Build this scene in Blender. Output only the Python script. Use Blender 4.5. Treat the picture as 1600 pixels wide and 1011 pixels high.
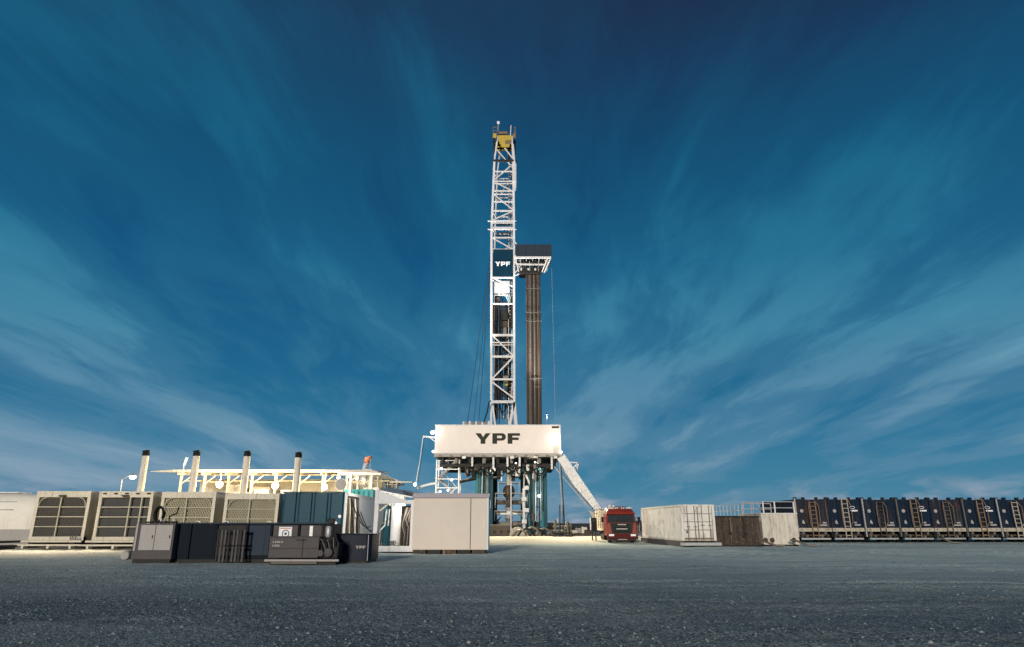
import bpy, bmesh, math, random
import numpy as np
from mathutils import Matrix, Vector
from mathutils.geometry import tessellate_polygon

for o in list(bpy.data.objects):
    bpy.data.objects.remove(o, do_unlink=True)
scene = bpy.context.scene
COL = scene.collection
rnd = random.Random(11)
R = math.radians

# ------------------------------------------------------------------ camera
F_PX, W_PX, H_PX = 1040.0, 1600.0, 1011.0
CAM_Z = 1.6
TILT = math.atan(312.5 / F_PX)
cam = bpy.data.cameras.new('camera')
cam.sensor_width = 36.0
cam.lens = 36.0 * F_PX / W_PX
cam.clip_end = 12000
cam_o = bpy.data.objects.new('camera', cam)
cam_o.location = (0, 0, CAM_Z)
cam_o.rotation_euler = (math.pi / 2 + TILT, 0, 0)
COL.objects.link(cam_o)
scene.camera = cam_o

# ------------------------------------------------------------------ light
SUN_EL, SUN_AZ = R(12), R(12)          # low afterglow, behind the camera and a little to its left
sl = bpy.data.lights.new('sun', 'SUN')
sl.energy = 2.7
sl.angle = R(8)
sl.color = (1.0, 0.905, 0.79)
so = bpy.data.objects.new('sun', sl)
sdir = Vector((-math.sin(SUN_AZ) * math.cos(SUN_EL), -math.cos(SUN_AZ) * math.cos(SUN_EL), math.sin(SUN_EL)))
so.rotation_euler = sdir.to_track_quat('Z', 'Y').to_euler()
so.location = (0, -20, 30)
COL.objects.link(so)

vs = scene.view_settings
vs.view_transform = 'Standard'
try:
    vs.look = 'None'
except Exception:
    pass
vs.exposure = 0.0
vs.gamma = 1.0
vs.use_curve_mapping = False

# ------------------------------------------------------------------ world
world = bpy.data.worlds.new('World')
scene.world = world
world.use_nodes = True
nt = world.node_tree
nt.nodes.clear()
def N(tree, t, **kw):
    n = tree.nodes.new(t)
    for k, v in kw.items():
        setattr(n, k, v)
    return n
def L(tree, a, b):
    tree.links.new(a, b)
def mathn(tree, op, a, b=None, c=None, clamp=False):
    n = N(tree, 'ShaderNodeMath', operation=op)
    n.use_clamp = clamp
    for i, s in enumerate((a, b, c)):
        if s is None:
            continue
        if isinstance(s, (int, float)):
            n.inputs[i].default_value = s
        else:
            L(tree, s, n.inputs[i])
    return n.outputs[0]
def ramp(tree, fac, stops, interp='LINEAR'):
    n = N(tree, 'ShaderNodeValToRGB')
    cr = n.color_ramp
    cr.interpolation = interp
    while len(cr.elements) < len(stops):
        cr.elements.new(0.5)
    for e, (p, c) in zip(cr.elements, stops):
        e.position = p
        e.color = (c, c, c, 1) if isinstance(c, (int, float)) else (c[0], c[1], c[2], 1)
    L(tree, fac, n.inputs[0])
    return n.outputs[0]
def mixc(tree, fac, a, b, blend='MIX'):
    n = N(tree, 'ShaderNodeMix', data_type='RGBA', blend_type=blend)
    for s, idx in ((fac, 0), (a, 6), (b, 7)):
        if isinstance(s, (int, float)):
            n.inputs[idx].default_value = s
        elif isinstance(s, tuple):
            n.inputs[idx].default_value = (s[0], s[1], s[2], 1)
        else:
            L(tree, s, n.inputs[idx])
    return n.outputs[2]
def noise(tree, vec, scale, detail=4, rough=0.55, dist=0.0):
    n = N(tree, 'ShaderNodeTexNoise')
    n.inputs['Scale'].default_value = scale
    n.inputs['Detail'].default_value = detail
    n.inputs['Roughness'].default_value = rough
    n.inputs['Distortion'].default_value = dist
    if vec is not None:
        L(tree, vec, n.inputs['Vector'])
    return n.outputs['Fac']
def mapping(tree, vec, scale=(1, 1, 1), loc=(0, 0, 0), rot=(0, 0, 0)):
    n = N(tree, 'ShaderNodeMapping')
    n.inputs['Scale'].default_value = scale
    n.inputs['Location'].default_value = loc
    n.inputs['Rotation'].default_value = rot
    L(tree, vec, n.inputs['Vector'])
    return n.outputs[0]

ROT_A, ROT_B = 22, -10                  # the two drifts of cirrus run in slightly different directions
tc = N(nt, 'ShaderNodeTexCoord')
sep = N(nt, 'ShaderNodeSeparateXYZ')
L(nt, tc.outputs['Generated'], sep.inputs[0])
zc = mathn(nt, 'MAXIMUM', sep.outputs[2], 0.0)
base = ramp(nt, zc, [(0.0, (.105, .235, .34)), (0.045, (.055, .215, .34)), (0.113, (.031, .178, .318)), (0.20, (.014, .134, .272)),
                     (0.34, (.0065, .088, .212)), (0.52, (.0062, .054, .136)), (0.66, (.012, .031, .082)), (1.0, (.011, .028, .075))])
# thin streaky cirrus lying on one high sheet: long drifts that run away from the viewer
zz = mathn(nt, 'ADD', zc, 0.09)
px_ = mathn(nt, 'DIVIDE', sep.outputs[0], zz)
py_ = mathn(nt, 'DIVIDE', sep.outputs[1], zz)
cmb = N(nt, 'ShaderNodeCombineXYZ')
L(nt, px_, cmb.inputs[0]); L(nt, py_, cmb.inputs[1])
pv = cmb.outputs[0]
warp = noise(nt, mapping(nt, pv, (.55, .35, 1), (3.1, 7.7, 0)), 1.0, 3, .5)
wv = N(nt, 'ShaderNodeCombineXYZ')
L(nt, mathn(nt, 'MULTIPLY', mathn(nt, 'SUBTRACT', warp, .5), .7), wv.inputs[0])
va = N(nt, 'ShaderNodeVectorMath', operation='ADD')
L(nt, pv, va.inputs[0]); L(nt, wv.outputs[0], va.inputs[1])
pw = va.outputs[0]
def drift(rot, off, k):
    m1 = noise(nt, mapping(nt, pw, (.95, .24, 1), (1.35 + off, 0.4 + off, 0), (0, 0, R(rot))), 1.0, 5, .52, .3)
    m2 = noise(nt, mapping(nt, pw, (2.6, .75, 1), (5.3 + off, 2.2, 0), (0, 0, R(rot * 1.25))), 1.0, 7, .6, .6)
    m3 = noise(nt, mapping(nt, pw, (7.5, 1.5, 1), (2.3 + off, 6.2, 0), (0, 0, R(rot * 1.1))), 1.0, 8, .68, .9)
    return mathn(nt, 'ADD', mathn(nt, 'MULTIPLY', m1, .57), mathn(nt, 'ADD', mathn(nt, 'MULTIPLY', m2, .24), mathn(nt, 'MULTIPLY', m3, .10)))
n3 = noise(nt, mapping(nt, pw, (.42, .25, 1), (8.0, 1.0, 0)), 1.0, 3, .5)
halves = ramp(nt, mathn(nt, 'ADD', mathn(nt, 'MULTIPLY', px_, .5), .5), [(.38, 0.), (.60, 1.)], 'EASE')
dA, dB = drift(ROT_A, 11.3, 1), drift(ROT_B, 3.7, 1)
dm = N(nt, 'ShaderNodeMix', data_type='FLOAT')
L(nt, halves, dm.inputs[0]); L(nt, mathn(nt, 'ADD', dA, .012), dm.inputs[2]); L(nt, mathn(nt, 'SUBTRACT', dB, .036), dm.inputs[3])
cl = mathn(nt, 'ADD', dm.outputs[0], mathn(nt, 'MULTIPLY', n3, .34))
cmask = ramp(nt, cl, [(0.52, 0.0), (0.60, .22), (0.68, .66), (0.77, 1.0)], 'EASE')
ccol = ramp(nt, zc, [(0.0, (.42, .44, .52)), (0.05, (.36, .44, .54)), (0.14, (.20, .36, .475)), (0.26, (.085, .32, .45)), (0.36, (.030, .225, .36)),
                     (0.48, (.012, .165, .29)), (0.72, (.010, .090, .185)), (1.0, (.012, .06, .14))])
cfade = ramp(nt, zc, [(0.0, .2), (0.05, .55), (0.15, .78), (0.5, .95), (1.0, .8)])
skyc = mixc(nt, mathn(nt, 'MULTIPLY', cmask, cfade), base, ccol)
# low small cumulus just above the horizon
vm = mapping(nt, tc.outputs['Generated'], (9, 9, 26), (.7, .2, 0))
lowc = ramp(nt, noise(nt, vm, 1.0, 5, .55), [(.52, 0.0), (.64, 1.0)])
lowz = ramp(nt, zc, [(0.0, .9), (0.035, .55), (0.06, 0.0)])
skyc = mixc(nt, mathn(nt, 'MULTIPLY', lowc, lowz), skyc, (.40, .42, .50))
nish = N(nt, 'ShaderNodeTexSky', sky_type='NISHITA')
nish.sun_disc = False
nish.sun_elevation = SUN_EL
nish.sun_rotation = math.pi + SUN_AZ
bg1 = N(nt, 'ShaderNodeBackground'); bg1.inputs[1].default_value = 1.0
L(nt, skyc, bg1.inputs[0])
bg2 = N(nt, 'ShaderNodeBackground'); bg2.inputs[1].default_value = 0.0006
L(nt, nish.outputs[0], bg2.inputs[0])
addw = N(nt, 'ShaderNodeAddShader')
L(nt, bg1.outputs[0], addw.inputs[0]); L(nt, bg2.outputs[0], addw.inputs[1])
wo = N(nt, 'ShaderNodeOutputWorld')
L(nt, addw.outputs[0], wo.inputs[0])

# ------------------------------------------------------------------ measuring helper: photo pixel + distance -> point in metres
CT, ST = math.cos(TILT), math.sin(TILT)
def at(px, py, D):
    u = (px - W_PX / 2) / F_PX
    v = (H_PX / 2 - py) / F_PX
    s = D / (CT - v * ST)
    return Vector((u * s, D, CAM_Z + s * (ST + v * CT)))
def gx(px, D):
    return at(px, 842, D).x

# ------------------------------------------------------------------ materials
MATS = {}
def paint(name, col, rough=.55, metal=0.0, dirt=.35, dirtcol=(.10, .08, .06), streak=.3, scale=1.0, bump=.15, rust=0.0, spec=.12):
    m = bpy.data.materials.new(name); m.use_nodes = True
    t = m.node_tree; b = t.nodes['Principled BSDF']
    geo = N(t, 'ShaderNodeNewGeometry')
    P = geo.outputs['Position']
    big = noise(t, P, .9 * scale, 4, .6)
    fine = noise(t, P, 9 * scale, 5, .65)
    st = noise(t, mapping(t, P, (5 * scale, 5 * scale, .35 * scale)), 1.0, 4, .6)
    c = mixc(t, mathn(t, 'MULTIPLY', ramp(t, big, [(.3, 0.), (.75, 1.)]), .35), col, tuple(min(1, k * .78) for k in col))
    c = mixc(t, mathn(t, 'MULTIPLY', ramp(t, fine, [(.52, 0.), (.72, 1.)]), dirt), c, dirtcol)
    c = mixc(t, mathn(t, 'MULTIPLY', ramp(t, st, [(.55, 0.), (.72, 1.)]), streak), c, dirtcol)
    if rust > 0:
        rn = noise(t, mapping(t, P, (1.3, 1.3, .5), (4, 9, 2)), 1.6 * scale, 6, .7)
        c = mixc(t, mathn(t, 'MULTIPLY', ramp(t, rn, [(.54, 0.), (.66, 1.)]), rust), c, (.13, .05, .02))
    L(t, c, b.inputs['Base Color'])
    L(t, mathn(t, 'ADD', mathn(t, 'MULTIPLY', fine, .3), rough - .15), b.inputs['Roughness'])
    b.inputs['Metallic'].default_value = metal
    b.inputs['Specular IOR Level'].default_value = spec
    if bump:
        bp = N(t, 'ShaderNodeBump'); bp.inputs['Strength'].default_value = bump; bp.inputs['Distance'].default_value = .02
        L(t, fine, bp.inputs['Height']); L(t, bp.outputs[0], b.inputs['Normal'])
    MATS[name] = m
    return m
def glow(name, col, strength):
    m = bpy.data.materials.new(name); m.use_nodes = True
    b = m.node_tree.nodes['Principled BSDF']
    b.inputs['Base Color'].default_value = (.8, .8, .8, 1)
    b.inputs['Emission Color'].default_value = (*col, 1)
    b.inputs['Emission Strength'].default_value = strength
    MATS[name] = m
    return m
M_cream = paint('cream_paint', (.66, .595, .47), .5, dirt=.4, streak=.5, dirtcol=(.17, .14, .11))
M_core = paint('radiator_core', (.035, .034, .032), .7, dirt=.5, streak=.4)
M_corel = paint('core_lamplit', (.30, .27, .17), .7, dirt=.4, streak=.4)  # lighter copy of the radiator core, lamp glow put into its colour
M_screen = paint('grey_screen', (.07, .069, .065), .7, dirt=.4, streak=.5, dirtcol=(.05, .045, .04))
M_mesh = paint('mesh_wire', (.50, .45, .34), .5, dirt=.25)
M_wireD = paint('mesh_wire_grey', (.15, .14, .12), .55, dirt=.3)
M_wireL = paint('mesh_wire_lamplit', (.46, .42, .29), .55, dirt=.3)  # lighter copy of the grey wire, with the lamp glow in its colour
M_white = paint('white_paint', (.71, .70, .70), .5, dirt=.14, streak=.3, dirtcol=(.24, .21, .18), bump=.04)
M_rail = paint('rail_white', (.40, .41, .42), .5, dirt=.4, streak=.3)
PIPES = [paint('drill_pipe_%d' % i, c, .5, metal=.3, dirt=.5, streak=.5, dirtcol=(.03, .024, .02), scale=.6, spec=.2) for i, c in enumerate(((.14, .108, .082), (.06, .048, .04), (.27, .225, .18), (.09, .07, .058), (.19, .15, .12)))]
M_stack = paint('stack_paint', (.70, .63, .52), .55, dirt=.35, streak=.75, dirtcol=(.20, .13, .08), rust=.3)
M_sign = paint('sign_white', (.86, .77, .70), .55, dirt=.04, streak=.06, bump=.03, dirtcol=(.5, .42, .36))
M_ink = paint('dark_ink', (.035, .038, .026), .6, dirt=.1, streak=.05, bump=0)
M_ltr = paint('white_ink', (.85, .86, .88), .5, dirt=.05, streak=.05, bump=0)
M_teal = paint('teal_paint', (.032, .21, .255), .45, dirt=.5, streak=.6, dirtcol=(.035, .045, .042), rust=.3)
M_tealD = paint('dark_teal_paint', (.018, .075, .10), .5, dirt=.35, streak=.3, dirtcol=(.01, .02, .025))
M_blue = paint('blue_steel', (.012, .06, .088), .42, dirt=.12, streak=.35, dirtcol=(.012, .025, .03))
M_navy = paint('navy_paint', (.009, .014, .021), .5, spec=.04, dirt=.15, streak=.3, dirtcol=(.012, .013, .015))
M_tank = paint('tank_navy', (.009, .020, .040), .5, spec=.06, dirt=.3, streak=.55, dirtcol=(.055, .05, .048), rust=.3)
M_tankB = paint('tank_faded', (.020, .024, .036), .55, spec=.06, dirt=.45, streak=.95, dirtcol=(.10, .082, .07), rust=.45)
M_grey = paint('grey_brown', (.095, .083, .084), .6, dirt=.35, streak=.35, dirtcol=(.07, .06, .055))
M_greyL = paint('pale_grey', (.40, .37, .345), .55, dirt=.3, streak=.35, dirtcol=(.16, .14, .12))
M_slate = paint('slate', (.030, .044, .064), .6, dirt=.2, streak=.5, dirtcol=(.014, .018, .022))
M_dark = paint('dark_steel', (.028, .027, .026), .55, dirt=.4, streak=.3, dirtcol=(.06, .05, .04))
M_mid = paint('worn_steel', (.16, .15, .13), .5, metal=.3, dirt=.5, streak=.4, rust=.3)
M_galv = paint('galvanised', (.48, .48, .46), .45, metal=.4, dirt=.3, streak=.3)
M_rubber = paint('rubber', (.014, .014, .015), .75, dirt=.4, streak=.1, dirtcol=(.06, .05, .04))
M_pipe = paint('drill_pipe', (.125, .09, .065), .5, metal=.35, dirt=.4, streak=.4, dirtcol=(.04, .03, .025), scale=.6)
M_yellow = paint('yellow_paint', (.55, .40, .06), .5, dirt=.35, streak=.3)
M_red = paint('red_paint', (.25, .028, .013), .35, dirt=.45, streak=.4, dirtcol=(.12, .055, .035), spec=.5)
M_redD = paint('dark_red_paint', (.085, .010, .011), .4, dirt=.35, streak=.3, dirtcol=(.05, .03, .02))
M_glass = paint('windscreen', (.03, .034, .036), .15, dirt=.15, streak=.3, dirtcol=(.12, .11, .1), bump=0, spec=.7)
M_shack = paint('shack_beige', (.70, .61, .515), .6, dirt=.08, streak=.14, dirtcol=(.33, .27, .22), bump=.05, scale=.6)
M_fascia = paint('shack_fascia', (.40, .36, .38), .6, dirt=.15, streak=.1)
M_cont = paint('container_white', (.74, .70, .63), .55, dirt=.22, streak=.6, dirtcol=(.36, .27, .19), rust=.5)
M_doorgap = paint('door_recess', (.20, .17, .14), .7, dirt=.3, streak=.4)
M_beige = paint('tank_beige', (.66, .60, .51), .6, dirt=.2, streak=.6, dirtcol=(.32, .25, .18), rust=.3)
M_brown = paint('rusted_tank', (.055, .042, .034), .6, dirt=.5, streak=1.0, dirtcol=(.29, .225, .165), rust=.4)
M_tan = paint('ladder_tan', (.24, .165, .105), .6, dirt=.4, streak=.3, rust=.5)
M_band = paint('band_cream', (.46, .41, .32), .55, dirt=.5, streak=.6, rust=.4)
M_mud = paint('mud', (.085, .07, .055), .85, dirt=.5, streak=.2, dirtcol=(.16, .14, .11), bump=.8, scale=.7)
M_conc = paint('concrete', (.36, .34, .29), .85, dirt=.4, streak=.4, bump=.4)
M_orange = paint('orange_cloth', (.65, .22, .12), .8, dirt=.15, streak=.1)
G_warm = glow('lamp_warm', (1.0, .86, .58), 7)
G_white = glow('lamp_white', (1.0, .96, .86), 5)
G_panel = glow('lamp_panel', (.93, 1.0, .94), 3.2)

# ------------------------------------------------------------------ building helpers
WM = {}
def place(o, parent, M):
    o.parent = parent
    if parent is not None:
        o.matrix_parent_inverse = WM[parent.name].inverted()
    o.matrix_basis = M
    WM[o.name] = M.copy()
    COL.objects.link(o)
    return o
def thing(name, label=None, cat=None, loc=(0, 0, 0), group=None):
    o = bpy.data.objects.new(name, None)
    o.empty_display_size = .3
    place(o, None, Matrix.Translation(Vector(loc)))
    return tag(o, label, cat, group)
def tag(o, label=None, cat=None, group=None, kind=None):
    if label: o['label'] = label
    if cat: o['category'] = cat
    if group: o['group'] = group
    if kind: o['kind'] = kind
    return o
def shared(o, mat):
    o.material_slots[0].link = 'OBJECT'
    o.material_slots[0].material = mat
    return o
def _unit_cube():
    me = bpy.data.meshes.new('unit_block')
    v = [(x, y, z) for x in (-.5, .5) for y in (-.5, .5) for z in (-.5, .5)]
    f = [(0, 1, 3, 2), (4, 6, 7, 5), (0, 4, 5, 1), (2, 3, 7, 6), (0, 2, 6, 4), (1, 5, 7, 3)]
    me.from_pydata(v, [], f); me.materials.append(None)
    return me
def _unit_cyl(n, name):
    me = bpy.data.meshes.new(name)
    v = []; f = []
    for i in range(n):
        a = 2 * math.pi * i / n
        v += [(math.cos(a), math.sin(a), -.5), (math.cos(a), math.sin(a), .5)]
    for i in range(n):
        j = (i + 1) % n
        f.append((2 * i, 2 * j, 2 * j + 1, 2 * i + 1))
    f.append(tuple(2 * i for i in reversed(range(n)))); f.append(tuple(2 * i + 1 for i in range(n)))
    me.from_pydata(v, [], f); me.materials.append(None)
    for p in me.polygons[:n]:
        p.use_smooth = True
    return me
U_CUBE = _unit_cube()
U_CYL = {n: _unit_cyl(n, 'unit_round_%d' % n) for n in (8, 12, 20)}
def frame_z(d, up=Vector((0, 1, 0))):
    z = d.normalized()
    if abs(z.dot(up)) > .98:
        up = Vector((1, 0, 0)) if abs(z.x) < .9 else Vector((0, 0, 1))
    x = up.cross(z).normalized()
    y = z.cross(x)
    return Matrix((x, y, z)).transposed().to_4x4()
def beam(name, p, q, w, h, mat, parent, up=(0, 1, 0)):
    """a straight steel member; w across, h along the up direction"""
    p, q = Vector(p), Vector(q)
    M = Matrix.Translation((p + q) / 2) @ frame_z(q - p, Vector(up)) @ Matrix.Diagonal((w, h, (q - p).length, 1))
    return shared(place(bpy.data.objects.new(name, U_CUBE), parent, M), mat)
def rod(name, p, q, r, mat, parent, n=8):
    p, q = Vector(p), Vector(q)
    M = Matrix.Translation((p + q) / 2) @ frame_z(q - p) @ Matrix.Diagonal((r, r, (q - p).length, 1))
    return shared(place(bpy.data.objects.new(name, U_CYL[n]), parent, M), mat)
def block(name, lo, hi, mat, parent, rz=0.0):
    lo, hi = Vector(lo), Vector(hi)
    s = hi - lo
    M = Matrix.Translation((lo + hi) / 2) @ Matrix.Rotation(rz, 4, 'Z') @ Matrix.Diagonal((abs(s.x), abs(s.y), abs(s.z), 1))
    return shared(place(bpy.data.objects.new(name, U_CUBE), parent, M), mat)
class MB:
    def __init__(self):
        self.v = []; self.f = []
    def quad(self, a, b, c, d):
        i = len(self.v); self.v += [tuple(a), tuple(b), tuple(c), tuple(d)]; self.f.append((i, i + 1, i + 2, i + 3))
    def box(self, lo, hi):
        i = len(self.v)
        self.v += [(x, y, z) for x in (lo[0], hi[0]) for y in (lo[1], hi[1]) for z in (lo[2], hi[2])]
        self.f += [tuple(i + k for k in q) for q in ((0, 1, 3, 2), (4, 6, 7, 5), (0, 4, 5, 1), (2, 3, 7, 6), (0, 2, 6, 4), (1, 5, 7, 3))]
    def bar(self, p, q, w, h, up=(0, 1, 0)):
        p, q = Vector(p), Vector(q)
        M = Matrix.Translation((p + q) / 2) @ frame_z(q - p, Vector(up)) @ Matrix.Diagonal((w, h, (q - p).length, 1))
        i = len(self.v)
        self.v += [tuple(M @ Vector((x, y, z))) for x in (-.5, .5) for y in (-.5, .5) for z in (-.5, .5)]
        self.f += [tuple(i + k for k in q) for q in ((0, 1, 3, 2), (4, 6, 7, 5), (0, 4, 5, 1), (2, 3, 7, 6), (0, 2, 6, 4), (1, 5, 7, 3))]
    def loft(self, rings, cap=True, closed=True):
        i = len(self.v); n = len(rings[0])
        for r_ in rings:
            self.v += [tuple(p) for p in r_]
        for a in range(len(rings) - 1):
            for b in range(n if closed else n - 1):
                c = (b + 1) % n
                self.f.append((i + a * n + b, i + a * n + c, i + (a + 1) * n + c, i + (a + 1) * n + b))
        if cap:
            self.f.append(tuple(i + k for k in reversed(range(n))))
            self.f.append(tuple(i + (len(rings) - 1) * n + k for k in range(n)))
    def tube(self, pts, r, n=6):
        pts = [Vector(p) for p in pts]
        rings = []
        for k, p in enumerate(pts):
            d = (pts[min(k + 1, len(pts) - 1)] - pts[max(k - 1, 0)])
            Fm = frame_z(d, Vector((.13, .97, .2)).normalized()).to_3x3()
            rings.append([p + Fm @ Vector((math.cos(2 * math.pi * j / n) * r, math.sin(2 * math.pi * j / n) * r, 0)) for j in range(n)])
        self.loft(rings)
    def lathe(self, c, prof, n=16, axis='Z'):
        rings = []
        for (r_, h) in prof:
            ring = []
            for j in range(n):
                a = 2 * math.pi * j / n
                if axis == 'Z':
                    ring.append((c[0] + r_ * math.cos(a), c[1] + r_ * math.sin(a), c[2] + h))
                elif axis == 'Y':
                    ring.append((c[0] + r_ * math.cos(a), c[1] + h, c[2] - r_ * math.sin(a)))
                else:
                    ring.append((c[0] + h, c[1] + r_ * math.cos(a), c[2] + r_ * math.sin(a)))
            rings.append(ring)
        self.loft(rings)
    def prism(self, poly, y0, y1):
        """outline in x,z pushed along y"""
        self.loft([[(x, y0, z) for x, z in poly], [(x, y1, z) for x, z in poly]])
    def prism_x(self, poly, x0, x1):
        self.loft([[(x0, y, z) for y, z in poly], [(x1, y, z) for y, z in poly]])
    def build(self, name, mat, parent=None, smooth=False, bevel=0.0, M=None):
        me = bpy.data.meshes.new(name)
        me.from_pydata(self.v, [], self.f); me.materials.append(mat)
        bm = bmesh.new(); bm.from_mesh(me); bmesh.ops.recalc_face_normals(bm, faces=bm.faces); bm.to_mesh(me); bm.free()
        if smooth:
            for p in me.polygons: p.use_smooth = True
            try: me.set_sharp_from_angle(angle=R(40))
            except Exception: pass
        o = bpy.data.objects.new(name, me)
        place(o, parent, M or Matrix.Identity(4))
        if bevel:
            md = o.modifiers.new('bevel', 'BEVEL'); md.width = bevel; md.segments = 2; md.limit_method = 'ANGLE'
        return o
def tube_obj(name, pts, r, mat, parent, n=6):
    m = MB(); m.tube(pts, r, n)
    return m.build(name, mat, parent, smooth=True)
def arc(p, q, sag, k=12):
    p, q = Vector(p), Vector(q)
    return [p.lerp(q, i / k) - Vector((0, 0, sag * 4 * (i / k) * (1 - i / k))) for i in range(k + 1)]
def kids(o):
    return [c for c in bpy.data.objects if c.parent is o]
def copy_tree(o, parent=None):
    c = o.copy(); COL.objects.link(c); c.parent = parent
    for ch in [x for x in ALLK.get(o.name, [])]:
        copy_tree(ch, c)
    return c
ALLK = {}
def index_kids():
    ALLK.clear()
    for x in bpy.data.objects:
        if x.parent: ALLK.setdefault(x.parent.name, []).append(x)
def spot(name, loc, target, power, col, angle, parent=None, blend=.5, size=.3):
    l = bpy.data.lights.new(name, 'SPOT'); l.energy = power; l.color = col; l.spot_size = R(angle); l.spot_blend = blend; l.shadow_soft_size = size
    o = bpy.data.objects.new(name, l)
    d = (Vector(target) - Vector(loc))
    place(o, parent, Matrix.Translation(Vector(loc)) @ d.to_track_quat('-Z', 'Y').to_matrix().to_4x4())
    return o
def point(name, loc, power, col, parent=None, size=.15):
    l = bpy.data.lights.new(name, 'POINT'); l.energy = power; l.color = col; l.shadow_soft_size = size
    o = bpy.data.objects.new(name, l)
    return place(o, parent, Matrix.Translation(Vector(loc)))
WARM, COOL = (1.0, .82, .52), (1.0, .95, .84)

# block letters, one outline each: x 0..w, z 0..1
def letter_polys(ch):
    if ch == 'Y':
        return [(0, 1), (.50, 1), (.73, .64), (.96, 1), (1.42, 1), (.94, .38), (.94, 0), (.50, 0), (.50, .38)], None, 1.42
    if ch == 'F':
        return [(0, 0), (.44, 0), (.44, .36), (1.02, .36), (1.02, .59), (.44, .59), (.44, .76), (1.14, .76), (1.14, 1), (0, 1)], None, 1.14
    out = [(0, 0), (.44, 0), (.44, .30), (.86, .30)]
    for k in range(9):
        a = -math.pi / 2 + math.pi * k / 8
        out.append((.90 + .35 * math.cos(a), .65 + .35 * math.sin(a)))
    out += [(0, 1)]
    inn = [(.44, .53), (.44, .77), (.78, .77)]
    for k in range(7):
        a = math.pi / 2 - math.pi * k / 6
        inn.append((.78 + .12 * math.cos(a), .65 + .12 * math.sin(a)))
    return out, inn, 1.25
def letters(x0, z0, width, height, y, parent, mat, depth=.03):
    polys = [letter_polys(c) for c in 'YPF']
    gap = .16
    tot = sum(p[2] for p in polys) + 2 * gap
    s = width / tot
    x = x0
    for out, inn, w in polys:
        loops = [[Vector((a * s + x, y - depth, z0 + b * height)) for a, b in out]]
        if inn: loops.append([Vector((a * s + x, y - depth, z0 + b * height)) for a, b in inn])
        flat = [v for l_ in loops for v in l_]
        tris = tessellate_polygon(loops)
        n = len(flat)
        vs_ = [tuple(v) for v in flat] + [(v.x, y, v.z) for v in flat]
        fs = [tuple(t) for t in tris] + [tuple(n + k for k in reversed(t)) for t in tris]
        k0 = 0
        for l_ in loops:
            for i in range(len(l_)):
                j = (i + 1) % len(l_)
                fs.append((k0 + i, k0 + j, n + k0 + j, n + k0 + i))
            k0 += len(l_)
        m = MB(); m.v = vs_; m.f = fs
        m.build('letter', mat, parent)
        x += (w + gap) * s

# ================================================================== SETTING
def smooth(a, b, x):
    t = min(1, max(0, (x - a) / (b - a))); return t * t * (3 - 2 * t)
RUTS = [(13.5, .05, .0011, .022), (15.3, .05, .0011, .024), (19.0, -.09, .0008, .03), (20.8, -.09, .0008, .03), (25.5, .03, -.0012, .032),
        (27.4, .03, -.0012, .03), (34.0, .14, .0004, .04), (36.0, .14, .0004, .04), (42.5, -.02, .0003, .04), (44.6, -.02, .0003, .04), (11.4, -.16, .0, .018)]
def gz(x, y):
    def sm(a, b, v):
        t = np.clip((v - a) / (b - a), 0, 1); return t * t * (3 - 2 * t)
    pad = .38 * sm(57, 68, y) * (1 - sm(9, 22, x)) * sm(-40, -12, x) * (1 - sm(140, 240, y))
    h = .022 * np.sin(x * .31 + 1.3) * np.sin(y * .23) + .012 * np.sin(x * 1.1 + y * .7) + .010 * np.sin(x * 2.3 - y * 1.7 + 2 * np.sin(y * .6)) + .008 * np.sin(y * 3.1 + 1.5 * np.sin(x * .8)) * np.sin(x * 1.9 + .4)
    near = 1 - sm(48, 75, np.hypot(x, y))
    for y0, sl_, c, dp in RUTS:
        d = y - (y0 + sl_ * x + c * x * x + .25 * np.sin(x * .21 + y0))
        dp = dp * 1.9
        h = h - near * dp * np.exp(-(d / .26) ** 2) + near * dp * .7 * np.exp(-((np.abs(d) - .5) / .2) ** 2)
    return pad + h * (1 - .8 * sm(50, 90, np.hypot(x, y)))
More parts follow.
